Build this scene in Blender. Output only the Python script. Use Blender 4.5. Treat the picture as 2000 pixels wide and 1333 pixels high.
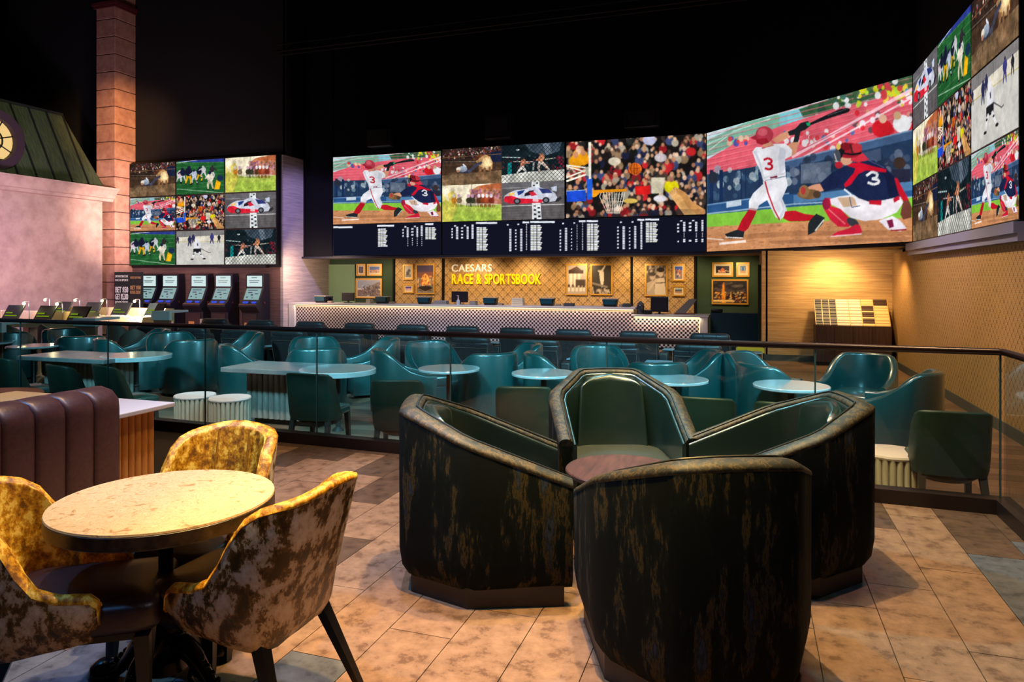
import bpy, bmesh, math, random
import numpy as np
from mathutils import Vector, Matrix
random.seed(7)
for o in list(bpy.data.objects): bpy.data.objects.remove(o, do_unlink=True)
SC = bpy.context.scene
COL = SC.collection
PI = math.pi
# ------------------------------------------------------------------ camera
F = 1370.0; TH = math.radians(18.6); CT, ST = math.cos(TH), math.sin(TH)
HZ = 541.0
LZ = -0.30                       # lower lounge floor; the upper deck is z = 0
cam_d = bpy.data.cameras.new('camera'); cam = bpy.data.objects.new('camera', cam_d); COL.objects.link(cam)
cam.location = (0, 0, 1.6); cam.rotation_euler = (PI/2, 0, TH)
cam_d.sensor_width = 36; cam_d.lens = F/2000*36; cam_d.shift_y = -(666.5-HZ)/2000
cam_d.clip_start = .05; cam_d.clip_end = 200
SC.camera = cam
# ------------------------------------------------------------------ world, exposure, area lights
w = bpy.data.worlds.new('world'); SC.world = w; w.use_nodes = True
w.node_tree.nodes['Background'].inputs[0].default_value = (.30, .42, .60, 1)
w.node_tree.nodes['Background'].inputs[1].default_value = .05
SC.view_settings.view_transform = 'Standard'; SC.view_settings.look = 'None'
SC.view_settings.exposure = 0.0; SC.view_settings.gamma = 1.0; SC.view_settings.use_curve_mapping = False
SC.cycles.max_bounces = 6; SC.cycles.transparent_max_bounces = 12
SC.cycles.sample_clamp_indirect = 4.0
SC.cycles.use_denoising = True
SC.cycles.caustics_reflective = False; SC.cycles.caustics_refractive = False

def light(kind, loc, target, col, power, size=.3, angle=60, blend=.4, sy=None, spread=None):
    l = bpy.data.lights.new(kind.lower()+'_light', kind); l.color = col; l.energy = power
    if kind == 'AREA':
        l.size = size
        if sy: l.shape = 'RECTANGLE'; l.size_y = sy
        if spread: l.spread = math.radians(spread)
    elif kind == 'SPOT': l.spot_size = math.radians(angle); l.spot_blend = blend; l.shadow_soft_size = size
    else: l.shadow_soft_size = size
    o = bpy.data.objects.new(l.name, l); COL.objects.link(o); o.location = loc
    d = Vector(target)-Vector(loc); o.rotation_euler = d.to_track_quat('-Z', 'Y').to_euler()
    return o
def cr(x, d): return (x*CT-d*ST, x*ST+d*CT)       # (sideways, away) as seen from the deck edge -> room axes
WARM = (1, .60, .22); CREAM = (1, .80, .58); TEAL = (.26, .78, 1.0); PURPLE = (.50, .42, 1.0)
tg = cr(.62, 3.8); tb = cr(-1.32, 2.68)
# ceiling spots of the deck
light('SPOT', (tg[0], tg[1], 6.2), (tg[0], tg[1], 0), (1, .68, .32), 1700, .04, 62, .35)
light('SPOT', (tb[0]-.1, tb[1]-.15, 5.2), (tb[0], tb[1], 0), (1, .76, .46), 620, .04, 42, .3)
px_, py_ = cr(-.15, 2.55)
light('SPOT', (px_, py_, 5.6), (px_, py_, 0), (1, .58, .10), 1900, .06, 30, .6)
px_, py_ = cr(-.75, 4.2)
light('SPOT', (px_, py_, 7), (px_, py_, 0), (.70, .68, 1), 1500, .12, 42, .7)
px_, py_ = cr(2.6, 3.5)
light('SPOT', (px_, py_, 7), (px_, py_, 0), (.95, .66, .62), 520, .12, 42, .8)
px_, py_ = cr(-3.0, 5.0)
light('SPOT', (px_, py_, 6), (px_, py_, 0), (1, .62, .28), 900, .12, 50, .7)
# cool stage spots over the lounge
light('SPOT', (2.6, 6.4, 4.6), (-2.2, 9.4, .2), TEAL, 1700, .35, 66, .6)
light('SPOT', (-.5, 1.0, 6.4), (-1.0, 9.6, .2), TEAL, 4200, .5, 34, .6)
light('SPOT', (-3.5, 1.0, 6.4), (-4.2, 9.6, .2), TEAL, 4200, .5, 34, .6)
light('SPOT', (-7.0, 1.0, 6.4), (-8.0, 9.8, .2), TEAL, 4200, .5, 36, .6)
light('SPOT', (-1.5, 6.0, 6.0), (-8.6, 10.2, 0), TEAL, 1300, .4, 50, .6)
light('SPOT', (2.8, 9.5, 5.5), (-3.5, 12.5, .3), TEAL, 1000, .4, 50, .6)
# blue wash on the deck floor
light('SPOT', (-6.0, 1.6, 7.5), cr(-1.0, 4.3)+(0,), (.10, .42, 1.0), 1900, .15, 34, .7)
light('SPOT', (5.5, 5.0, 7.5), cr(2.3, 3.3)+(0,), (.10, .42, 1.0), 1900, .15, 34, .7)
light('SPOT', (-2.0, -2.0, 7.5), cr(-.3, 2.4)+(0,), (.10, .42, 1.0), 420, .15, 40, .7)
light('SPOT', (-4.0, 5.0, 6.0), cr(1.75, 3.9)+(.8,), TEAL, 1500, .1, 24, .5)
light('SPOT', (4.6, 5.2, 5.4), cr(-.45, 3.8)+(.8,), (.45, .88, 1.0), 1700, .1, 22, .5)
light('SPOT', (-1.5, 0, 6.0), cr(.35, 3.0)+(.8,), TEAL, 260, .1, 16, .5)
light('SPOT', (2.6, 3.5, 5), (2.3, 5.9, LZ), TEAL, 260, .05, 22, .3)
px_, py_ = -3.11, 5.19
light('SPOT', (px_, py_, 5), (px_, py_, 0), TEAL, 160, .01, 7, .1)
px_, py_ = cr(.3, 1.5)
light('SPOT', (px_, py_, 4.6), cr(.72, 4.7)+(.75,), (1, .88, .45), 300, .3, 17, .5)
light('AREA', (*cr(.75, 3.9), 5.2), (*cr(.8, 4.6), .5), (1, .86, .36), 50, 1.4, spread=70)  # area light added for a broad yellow highlight on the back tub chair
light('SPOT', (*cr(1.2, 9.0), 6.6), (*cr(.6, 3.7), .6), TEAL, 700, .2, 26, .6)  # backlight added for cyan highlights along the tub chair tops
light('SPOT', (*cr(.9, 1.4), 2.9), (*cr(-.7, 2.4), .6), (.82, .86, 1), 45, .2, 40, .8)
# warm lounge floor pools
for x, y in ((-3.4, 7.0), (-1.5, 7.2), (-5.2, 7.2), (-8.6, 8.2), (1.2, 7.6)):
    light('SPOT', (x, y, 6), (x, y, LZ), (1, .62, .34), 260, .1, 46, .6)
# sign wall washers under the soffit
for x in (-11.2, -9.6, -8.0, -6.4, -4.8, -3.2, -1.6, -.3):
    light('SPOT', (x, 19.75, 2.12), (x, 20.75, 1.0), (1, .68, .34), 120 if -9.5 < x < -2 else 70, .05, 120, .9)
light('SPOT', (1.75, 16.2, 2.12), (1.75, 16.95, .9), (1, .62, .22), 130, .04, 115, .8)
light('SPOT', (2.35, 15.6, 2.1), (2.95, 15.8, .5), (1, .56, .18), 120, .04, 110, .9)
light('AREA', (1.6, 16.1, 2.1), (1.6, 16.95, .6), (1, .66, .34), 26, 1.6, sy=.2)
# right wall wallpaper
light('SPOT', (-.4, 12.0, 5.5), (2.95, 12.0, .8), (1, .68, .36), 1500, .3, 70, .8)
light('SPOT', (-.4, 8.0, 5.5), (2.95, 7.4, .4), (1, .70, .50), 1000, .3, 70, .8)
# facade and kiosk wall
light('AREA', (-14.0, 13.6, 1.0), (-19.6, 14.6, 2.6), (1, .78, .70), 200, 1.2)
light('AREA', (-15.5, 11.6, 2.0), (-19.6, 13.6, 2.4), (.70, .52, 1), 200, .8)
light('SPOT', (-14.0, 14.5, 8.0), (-19.6, 17.8, 6.4), (1, .56, .24), 2600, .2, 34, 1)
light('SPOT', (-13.0, 14.0, 3.0), (-19.6, 17.9, 3.6), (1, .76, .68), 5200, .3, 34, 1)
light('AREA', (-17.0, 15.6, 4.4), (-17.0, 18.2, 1.4), (1, .66, .52), 42, 3.0, sy=.4)
light('SPOT', (-9.0, 16.8, 4.6), (-13.6, 18.9, 2.6), PURPLE, 900, .2, 56, .5)
light('SPOT', (-13.0, 12.5, 8.5), (-20.2, 14.2, 6.0), (.72, .80, .60), 700, .3, 46, .8)
light('SPOT', (-4.8, 4.2, 5.5), (-6.2, 6.9, .1), (1, .78, .62), 1500, .1, 20, .5)
light('SPOT', (-15.6, 17.2, 1.9), (-15.6, 18.2, -.2), (1, .6, .25), 30, .05, 100, .8)
light('AREA', (-12.8, 18.0, 2.0), (-13.4, 20.2, .6), (1, .68, .46), 50, .5)
light('SPOT', (-1.0, 10.0, 4.5), (2.9, 12.0, 2.3), PURPLE, 260, .2, 34, .8)
# counter front and a little cool lift
light('AREA', (-6, 14.5, 5.5), (-6, 18.9, .2), (.90, .80, .95), 90, 8, sy=.5, spread=70)
# ------------------------------------------------------------------ materials
MATS = {}
def srgb(c): return tuple((x/255/12.92 if x/255 <= .04045 else ((x/255+.055)/1.055)**2.4) for x in c)
def mat(name, col, rough=.5, metal=0, spec=.5, coat=0, sheen=0, emit=None, estr=1, bump=0, bscale=200):
    if name in MATS: return MATS[name]
    m = bpy.data.materials.new(name); m.use_nodes = True; b = m.node_tree.nodes['Principled BSDF']
    b.inputs['Base Color'].default_value = (*srgb(col), 1); b.inputs['Roughness'].default_value = rough
    b.inputs['Metallic'].default_value = metal; b.inputs['Specular IOR Level'].default_value = spec
    b.inputs['Coat Weight'].default_value = coat; b.inputs['Coat Roughness'].default_value = .15
    b.inputs['Sheen Weight'].default_value = sheen
    if emit: b.inputs['Emission Color'].default_value = (*srgb(emit), 1); b.inputs['Emission Strength'].default_value = estr
    MATS[name] = m
    if bump:
        nt = m.node_tree; n = nt.nodes.new('ShaderNodeTexNoise'); n.inputs['Scale'].default_value = bscale
        tc = nt.nodes.new('ShaderNodeTexCoord'); nt.links.new(tc.outputs['Object'], n.inputs['Vector'])
        bp = nt.nodes.new('ShaderNodeBump'); bp.inputs['Strength'].default_value = bump; bp.inputs['Distance'].default_value = .01
        nt.links.new(n.outputs['Fac'], bp.inputs['Height']); nt.links.new(bp.outputs['Normal'], b.inputs['Normal'])
    return m
def noisy(name, stops, scale=(1, 1, 1), nscale=5, detail=6, rough=.6, coord='Object', rnd=True, bump=.0, dist=0, spec=.5, sheen=0, coat=0, metal=0, nrough=.6):
    """noise -> colour ramp, the coordinate shifted per object"""
    m = mat(name, (128, 128, 128), rough, metal, spec, coat, sheen); nt = m.node_tree; L = nt.links
    b = nt.nodes['Principled BSDF']
    if coord == 'World': g = nt.nodes.new('ShaderNodeNewGeometry'); src = g.outputs['Position']
    else: g = nt.nodes.new('ShaderNodeTexCoord'); src = g.outputs['Object']
    mp = nt.nodes.new('ShaderNodeMapping'); mp.inputs['Scale'].default_value = scale; L.new(src, mp.inputs['Vector'])
    if rnd and coord != 'World':
        oi = nt.nodes.new('ShaderNodeObjectInfo'); ml = nt.nodes.new('ShaderNodeMath'); ml.operation = 'MULTIPLY'; ml.inputs[1].default_value = 37
        L.new(oi.outputs['Random'], ml.inputs[0]); cx = nt.nodes.new('ShaderNodeCombineXYZ')
        for k in range(3): L.new(ml.outputs[0], cx.inputs[k])
        L.new(cx.outputs[0], mp.inputs['Location'])
    n = nt.nodes.new('ShaderNodeTexNoise'); n.inputs['Scale'].default_value = nscale; n.inputs['Detail'].default_value = detail
    n.inputs['Roughness'].default_value = nrough; n.inputs['Distortion'].default_value = dist
    L.new(mp.outputs[0], n.inputs['Vector'])
    r = nt.nodes.new('ShaderNodeValToRGB'); e = r.color_ramp.elements
    while len(e) < len(stops): e.new(.5)
    for k, (p, c) in enumerate(stops): e[k].position = p; e[k].color = (*srgb(c), 1)
    L.new(n.outputs['Fac'], r.inputs['Fac']); L.new(r.outputs['Color'], b.inputs['Base Color'])
    if bump:
        bp = nt.nodes.new('ShaderNodeBump'); bp.inputs['Strength'].default_value = bump; bp.inputs['Distance'].default_value = .01
        L.new(n.outputs['Fac'], bp.inputs['Height']); L.new(bp.outputs['Normal'], b.inputs['Normal'])
    return m
def emission(name, col, s=1):
    if name in MATS: return MATS[name]
    m = bpy.data.materials.new(name); m.use_nodes = True; nt = m.node_tree; nt.nodes.clear()
    e = nt.nodes.new('ShaderNodeEmission'); e.inputs[0].default_value = (*srgb(col), 1); e.inputs[1].default_value = s
    o = nt.nodes.new('ShaderNodeOutputMaterial'); nt.links.new(e.outputs[0], o.inputs[0]); MATS[name] = m; return m
def screen_mat(name, s):
    m = bpy.data.materials.new(name); m.use_nodes = True; nt = m.node_tree; nt.nodes.clear()
    a = nt.nodes.new('ShaderNodeAttribute'); a.attribute_name = 'Col'
    e = nt.nodes.new('ShaderNodeEmission'); e.inputs[1].default_value = s
    o = nt.nodes.new('ShaderNodeOutputMaterial'); nt.links.new(a.outputs['Color'], e.inputs[0]); nt.links.new(e.outputs[0], o.inputs[0]); return m
def print_mat(name):
    m = bpy.data.materials.new(name); m.use_nodes = True; nt = m.node_tree
    a = nt.nodes.new('ShaderNodeAttribute'); a.attribute_name = 'Col'
    b = nt.nodes['Principled BSDF']; b.inputs['Roughness'].default_value = .35
    nt.links.new(a.outputs['Color'], b.inputs['Base Color']); return m
SCREEN = screen_mat('screen_picture', 1.0); PRINT = print_mat('printed_picture')
M_velvet = noisy('green_black_velvet', [(.0, (4, 8, 7)), (.49, (7, 13, 11)), (.535, (16, 22, 20)), (.565, (66, 54, 28)), (.59, (20, 26, 26)), (.64, (50, 56, 70)), (.69, (9, 14, 14))], (1, 1, .24), 8, 10, .85, sheen=.0, bump=.15, nrough=.72, spec=.12)
M_vtop = noisy('gold_lit_velvet_rim', [(.38, (10, 14, 9)), (.49, (26, 27, 14)), (.535, (84, 64, 26)), (.575, (24, 27, 16)), (.66, (12, 17, 13))], (1, 1, 1), 22, 9, .6, sheen=.0, bump=.2, nrough=.7)  # gold-patched shell velvet, extra gold paints in the light on the top
M_gold = noisy('mustard_crushed_velvet', [(.40, (112, 68, 4)), (.47, (172, 114, 10)), (.53, (206, 148, 18)), (.59, (240, 200, 84))], (1, 1, .8), 26, 10, .5, sheen=.0, bump=.35, nrough=.7)
M_goldback = noisy('taupe_crushed_velvet', [(.41, (52, 32, 8)), (.48, (104, 72, 26)), (.505, (168, 142, 110)), (.62, (196, 178, 156))], (1, 1, .7), 15, 11, .4, sheen=.0, bump=.35, nrough=.72)
M_piping = mat('gold_piping', (214, 160, 60), .5)
M_gleather = mat('dark_green_leather', (17, 36, 30), .34, spec=.8, coat=.6, bump=.06, bscale=160)
M_teal = mat('teal_leather', (4, 64, 64), .36, spec=1, coat=1)
M_gchair = mat('green_fabric', (26, 50, 40), .5)
M_brown = mat('dark_brown_leather', (46, 28, 30), .38, spec=.5, bump=.1, bscale=220)
M_banq = noisy('brown_channel_leather', [(.3, (72, 44, 42)), (.7, (88, 56, 52))], (1, 1, 1), 40, 5, .40, bump=.12)
M_black = mat('black_painted', (14, 13, 14), .4)
M_legs = mat('dark_stained_legs', (14, 10, 10), .4)
M_legs2 = mat('grey_brown_legs', (52, 44, 42), .5)
M_iron = mat('black_cast_iron', (12, 12, 14), .25, spec=.6)
M_recl = mat('charcoal_recliner_leather', (56, 44, 46), .42, spec=.5)
M_tray = mat('blue_grey_tray', (150, 170, 182), .3)
M_marble = noisy('cream_marble', [(.36, (152, 114, 70)), (.43, (192, 158, 112)), (.52, (206, 176, 132)), (.57, (180, 144, 98)), (.62, (208, 180, 136))], (1, 1, 1), 16, 9, .35, dist=1.4, nrough=.65)
M_edge = noisy('brown_table_edge', [(.4, (44, 32, 24)), (.6, (74, 54, 36))], (1, 1, 1), 22, 5, .35)
M_stone = noisy('pale_stone_top', [(.3, (182, 188, 190)), (.6, (204, 208, 210))], (1, 1, 1), 5, 5, .12, spec=.8, coat=1)
M_stone2 = noisy('grey_stone_top', [(.3, (104, 104, 106)), (.6, (124, 122, 122))], (1, 1, 1), 5, 5, .25, spec=.6)
M_darkwood = noisy('dark_walnut', [(.3, (58, 32, 24)), (.7, (98, 58, 44))], (8, 1.2, 1), 6, 6, .4)
M_flute = noisy('grey_flutes', [(.3, (120, 112, 104)), (.7, (160, 150, 142))], (1, 1, .2), 14, 5, .5)
M_drum = noisy('cream_flutes', [(.3, (176, 168, 150)), (.7, (206, 198, 182))], (1, 1, .2), 14, 5, .5)
M_drumtop = mat('drum_cushion', (214, 200, 200), .6)
M_amber = noisy('amber_flutes', [(.3, (176, 112, 44)), (.7, (206, 142, 66))], (1, 1, .2), 14, 5, .45)
M_white = mat('white_top', (214, 210, 206), .35)
M_rail = mat('bronze_rail', (44, 30, 34), .3, .6)
M_curb = mat('dark_bronze_curb', (34, 24, 24), .38, .3)
M_steel = mat('brushed_steel', (150, 150, 160), .3, .9)
M_gframe = mat('gold_frame', (206, 156, 62), .4, .3)
M_mat = mat('cream_mount', (226, 214, 186), .7)
M_dark = mat('black_wall_paint', (13, 14, 20), .85, spec=.2)
M_navy = mat('navy_ceiling_paint', (10, 14, 26), .85, spec=.2)
M_fascia = mat('navy_fascia', (26, 28, 46), .5, spec=.4)
M_ledge = mat('lavender_lit_ledge', (120, 130, 176), .4, spec=.4)  # steel ledge; the lavender light on it is put into the colour
M_greenwall = mat('deep_green_paint', (40, 66, 44), .75)
M_palegreen = mat('sage_green_paint', (126, 160, 124), .75)
M_tealwall = mat('teal_half_wall', (16, 62, 74), .6)
M_base = mat('grey_baseboard', (66, 74, 76), .5)
M_stucco = noisy('pink_stucco', [(.3, (172, 138, 126)), (.6, (198, 164, 150))], (1, 1, 1), 3, 7, .85, coord='World', bump=.05)
M_block = noisy('stone_block', [(.3, (164, 112, 94)), (.65, (198, 148, 124))], (1, 1, 1), 4, 7, .8, bump=.06)
M_redtrim = mat('dark_red_trim', (96, 34, 34), .6)
M_roof = noisy('green_roof_metal', [(.35, (50, 62, 48)), (.65, (92, 100, 66))], (1, 6, .15), 7, 6, .6)
M_glass_warm = emission('lit_window', (255, 214, 140), .9)
def fill_checker():
    m = mat('checker_tiles', (200, 190, 200), .35); nt = m.node_tree; L = nt.links; b = nt.nodes['Principled BSDF']
    tc = nt.nodes.new('ShaderNodeTexCoord'); c = nt.nodes.new('ShaderNodeTexChecker')
    c.inputs['Scale'].default_value = 1/.055; c.inputs['Color1'].default_value = (*srgb((206, 192, 196)), 1); c.inputs['Color2'].default_value = (*srgb((30, 22, 36)), 1)
    mp = nt.nodes.new('ShaderNodeMapping'); mp.inputs['Location'].default_value = (.01, .031, .017)
    L.new(tc.outputs['Object'], mp.inputs[0]); L.new(mp.outputs[0], c.inputs['Vector']); L.new(c.outputs['Color'], b.inputs['Base Color']); return m
M_check = fill_checker()
def wallpaper(name, ax, ca, cb, sc=.34):
    """small repeated ogee/diamond print: |sin| lattice in wall coordinates"""
    m = mat(name, ca, .6); nt = m.node_tree; L = nt.links; b = nt.nodes['Principled BSDF']
    g = nt.nodes.new('ShaderNodeNewGeometry'); sp = nt.nodes.new('ShaderNodeSeparateXYZ'); L.new(g.outputs['Position'], sp.inputs[0])
    def mth(op, a, b_=None):
        n = nt.nodes.new('ShaderNodeMath'); n.operation = op
        for k, v in enumerate((a, b_)):
            if v is None: continue
            if isinstance(v, (int, float)): n.inputs[k].default_value = v
            else: L.new(v, n.inputs[k])
        return n.outputs[0]
    u = mth('MULTIPLY', sp.outputs[ax], 2*PI/sc); v = mth('MULTIPLY', sp.outputs['Z'], 2*PI/sc)
    a1 = mth('ABSOLUTE', mth('ADD', mth('SINE', u), mth('COSINE', v)))
    a2 = mth('MULTIPLY', mth('SINE', mth('MULTIPLY', u, 3)), mth('SINE', mth('MULTIPLY', v, 3)))
    s = mth('ADD', mth('LESS_THAN', a1, .22), mth('GREATER_THAN', a2, .55))
    n = nt.nodes.new('ShaderNodeTexNoise'); n.inputs['Scale'].default_value = 9; L.new(g.outputs['Position'], n.inputs['Vector'])
    s2 = mth('MULTIPLY', mth('MINIMUM', s, 1.0), mth('ADD', n.outputs['Fac'], .25))
    mx = nt.nodes.new('ShaderNodeMix'); mx.data_type = 'RGBA'
    L.new(s2, mx.inputs[0]); mx.inputs[6].default_value = (*srgb(ca), 1); mx.inputs[7].default_value = (*srgb(cb), 1)
    L.new(mx.outputs[2], b.inputs['Base Color']); return m
M_wpback = wallpaper('gold_wallpaper_sign_wall', 'X', (186, 150, 92), (104, 80, 54), .30)
M_wpright = wallpaper('gold_wallpaper_side_wall', 'Y', (180, 146, 98), (84, 62, 42), .13)
def grass(name, ca, cb, ax):
    sc = (.9, .9, 22)
    return noisy(name, [(.35, ca), (.62, cb)], sc, 1.6, 6, .75, coord='World', bump=.25, nrough=.7)
M_grassbrown = grass('grasscloth_plum', (92, 66, 62), (128, 94, 84), 'X')
M_grassblue = grass('grasscloth_grey', (150, 138, 140), (186, 172, 168), 'Y')
M_grassgold = grass('grasscloth_sand', (176, 140, 100), (214, 180, 132), 'X')
def tilemat(name, c1, c2): return noisy(name, [(.40, tuple(int(v*.96) for v in c1)), (.46, tuple((a+b)//2 for a, b in zip(c1, c2))), (.62, c2)], (1, 1, 1), 10, 12, .30, coord='World', bump=.10, nrough=.72, spec=.45)
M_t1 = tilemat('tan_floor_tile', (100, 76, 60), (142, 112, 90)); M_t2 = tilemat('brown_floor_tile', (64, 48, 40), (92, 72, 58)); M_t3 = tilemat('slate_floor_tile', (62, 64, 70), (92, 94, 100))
M_p1 = noisy('oak_plank', [(.3, (112, 84, 66)), (.7, (146, 112, 90))], (1, 9, 1), 3, 6, .4, coord='World')
M_p2 = noisy('brown_plank', [(.3, (92, 68, 54)), (.7, (124, 94, 76))], (1, 9, 1), 3, 6, .4, coord='World')
def glassmat():
    m = bpy.data.materials.new('clear_glass'); m.use_nodes = True; nt = m.node_tree; nt.nodes.clear(); L = nt.links
    t = nt.nodes.new('ShaderNodeBsdfTransparent'); t.inputs[0].default_value = (.90, .96, .95, 1)
    g = nt.nodes.new('ShaderNodeBsdfGlossy'); g.inputs['Roughness'].default_value = .0
    ge = nt.nodes.new('ShaderNodeNewGeometry'); dt = nt.nodes.new('ShaderNodeVectorMath'); dt.operation = 'DOT_PRODUCT'
    L.new(ge.outputs['Incoming'], dt.inputs[0]); L.new(ge.outputs['Normal'], dt.inputs[1])
    def mth(op, *v):
        n = nt.nodes.new('ShaderNodeMath'); n.operation = op
        for k, q in enumerate(v):
            if isinstance(q, (int, float)): n.inputs[k].default_value = q
            else: L.new(q, n.inputs[k])
        return n.outputs[0]
    fr = mth('ADD', .04, mth('MULTIPLY', .96, mth('POWER', mth('SUBTRACT', 1.0, mth('ABSOLUTE', dt.outputs['Value'])), 5.0)))
    mx = nt.nodes.new('ShaderNodeMixShader'); o = nt.nodes.new('ShaderNodeOutputMaterial')
    L.new(fr, mx.inputs[0]); L.new(t.outputs[0], mx.inputs[1]); L.new(g.outputs[0], mx.inputs[2]); L.new(mx.outputs[0], o.inputs[0]); return m
M_glass = glassmat()
# ------------------------------------------------------------------ mesh helpers
class MB:
    def __init__(s): s.v = []; s.f = []
    def add(s, vs, fs):
        b = len(s.v); s.v += [tuple(p) for p in vs]; s.f += [tuple(i+b for i in f) for f in fs]; return s
    def box(s, x0, x1, y0, y1, z0, z1):
        return s.add([(x0, y0, z0), (x1, y0, z0), (x1, y1, z0), (x0, y1, z0), (x0, y0, z1), (x1, y0, z1), (x1, y1, z1), (x0, y1, z1)],
                     [(3, 2, 1, 0), (4, 5, 6, 7), (0, 1, 5, 4), (1, 2, 6, 5), (2, 3, 7, 6), (3, 0, 4, 7)])
    def loft(s, rings, caps=True, closed=True):
        n = len(rings[0]); b = [p for r in rings for p in r]; fs = []
        for k in range(len(rings)-1):
            for i in range(n if closed else n-1):
                j = (i+1) % n; fs.append((k*n+i, k*n+j, (k+1)*n+j, (k+1)*n+i))
        if caps: fs.append(tuple(range(n-1, -1, -1))); fs.append(tuple(range((len(rings)-1)*n, len(rings)*n)))
        return s.add(b, fs)
    def lathe(s, prof, cx=0, cy=0, seg=24):
        rings = [[(cx+r*math.cos(2*PI*k/seg), cy+r*math.sin(2*PI*k/seg), z) for k in range(seg)] for r, z in prof]
        return s.loft(rings)
    def cyl(s, cx, cy, z0, z1, r, seg=20, r1=None): return s.lathe([(r, z0), (r if r1 is None else r1, z1)], cx, cy, seg)
    def prism(s, poly, z0, z1): return s.loft([[(x, y, z0) for x, y in poly], [(x, y, z1) for x, y in poly]])
    def tube(s, path, r, seg=8, caps=True):
        path = [Vector(p) for p in path]; rr = r if isinstance(r, (list, tuple)) else [r]*len(path); rings = []
        t0 = (path[1]-path[0]).normalized(); u = t0.orthogonal().normalized()
        for k, p in enumerate(path):
            t = (path[min(k+1, len(path)-1)]-path[max(k-1, 0)]).normalized(); u = (u-t*u.dot(t)).normalized(); v = t.cross(u)
            rings.append([tuple(p+(u*math.cos(2*PI*i/seg)+v*math.sin(2*PI*i/seg))*rr[k]) for i in range(seg)])
        return s.loft(rings, caps)
    def leg(s, a, b, wa, wb):
        r = []
        for p, w_ in ((a, wa), (b, wb)): r.append([(p[0]+dx*w_, p[1]+dy*w_, p[2]) for dx, dy in ((-1, -1), (1, -1), (1, 1), (-1, 1))])
        return s.loft(r)
    def cushion(s, x0, x1, y0, y1, z0, z1, r=.05, crown=.02, n=5, pw=4):
        """soft rounded block: superellipse rings"""
        seg = 28; cx, cy = (x0+x1)/2, (y0+y1)/2; a, b = (x1-x0)/2, (y1-y0)/2; rings = []
        def ring(k, z):
            o = []
            for i in range(seg):
                t = 2*PI*i/seg; c, q = math.cos(t), math.sin(t); e = 2/pw
                o.append((cx+(a-k)*abs(c)**e*(1 if c >= 0 else -1), cy+(b-k)*abs(q)**e*(1 if q >= 0 else -1), z))
            return o
        rr = min(r, (z1-z0)/2)
        for i in range(n): t = PI/2*i/(n-1); rings.append(ring(r*(1-math.sin(t)), z0+rr*(1-math.cos(t))))
        for i in range(n): t = PI/2*(1-i/(n-1)); rings.append(ring(r*(1-math.sin(t)), z1-rr*(1-math.cos(t))))
        for k in (.35, .7): rings.append(ring(min(a, b)*k+r*.3, z1+crown*math.sin(PI/2*min(1, k+.2))))
        return s.loft(rings)
    def xf(s, fn): s.v = [tuple(fn(*p)) for p in s.v]; return s
    def mesh(s, name, m, ang=35):
        me = bpy.data.meshes.new(name); me.from_pydata(s.v, [], s.f); me.materials.append(m)
        bm = bmesh.new(); bm.from_mesh(me); bmesh.ops.recalc_face_normals(bm, faces=bm.faces); bm.to_mesh(me); bm.free()
        if ang: me.shade_smooth(); me.set_sharp_from_angle(angle=math.radians(ang))
        me.update(); return me
def put(name, me, parent=None, loc=(0, 0, 0), rz=0, label=None):
    o = bpy.data.objects.new(name, me); COL.objects.link(o); o.parent = parent; o.location = loc; o.rotation_euler = (0, 0, rz)
    if label: o['label'] = label
    return o
def obj(name, mb, m, parent=None, ang=35, bevel=0, seg=2, loc=(0, 0, 0), rz=0, label=None):
    o = put(name, mb.mesh(name, m, ang), parent, loc, rz, label)
    if bevel:
        b = o.modifiers.new('bevel', 'BEVEL'); b.width = bevel; b.segments = seg; b.limit_method = 'ANGLE'; b.angle_limit = math.radians(40)
    return o
def tag(o, label, cat, group=None, kind=None):
    o['label'] = label; o['category'] = cat
    if group: o['group'] = group
    if kind: o['kind'] = kind
    return o
def thing(name, label, cat, loc=(0, 0, 0), rz=0, group=None):
    o = bpy.data.objects.new(name, None); COL.objects.link(o); o.location = loc; o.rotation_euler = (0, 0, rz); o.empty_display_size = .1
    return tag(o, label, cat, group)
def struct(name, mb=None, m=None, ang=0, bevel=0, label=None):
    if mb is None: o = bpy.data.objects.new(name, None); COL.objects.link(o)
    else: o = obj(name, mb, m, None, ang, bevel)
    o['kind'] = 'structure'
    if label: o['label'] = label
    return o
def copy_tree(o, parent=None):
    c = o.copy(); COL.objects.link(c); c.parent = parent
    for ch in list(o.children): copy_tree(ch, c)
    return c
class Kind:
    """builds one, then hands out copies, each with its own label"""
    def __init__(s, make, group, cat): s.make, s.group, s.cat, s.first = make, group, cat, None
    def at(s, x, y, z, rz, label, group=None):
        if s.first is None: o = s.first = s.make()
        else: o = copy_tree(s.first)
        o.location = (x, y, z); o.rotation_euler = (0, 0, rz); return tag(o, label, s.cat, group or s.group)
def rect(u0, u1, v0, v1): return [(u0, v0), (u1, v0), (u1, v1), (u0, v1)]
def ax(px, Y, py=None):                 # where the wall at depth Y meets a sight line
    t = (px-1000)/F; d = Y/(t*ST+CT); return d*(t*CT-ST) if py is None else (d*(t*CT-ST), 1.6-(py-HZ)*d/F)
def ay(px, X, py=None):
    t = (px-1000)/F; d = X/(t*CT-ST); return d*(t*ST+CT) if py is None else (d*(t*ST+CT), 1.6-(py-HZ)*d/F)
def fl(px, py, z=0.0):
    d = F*(1.6-z)/(py-HZ); x = (px-1000)/F*d; return (x*CT-d*ST, x*ST+d*CT)
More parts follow.
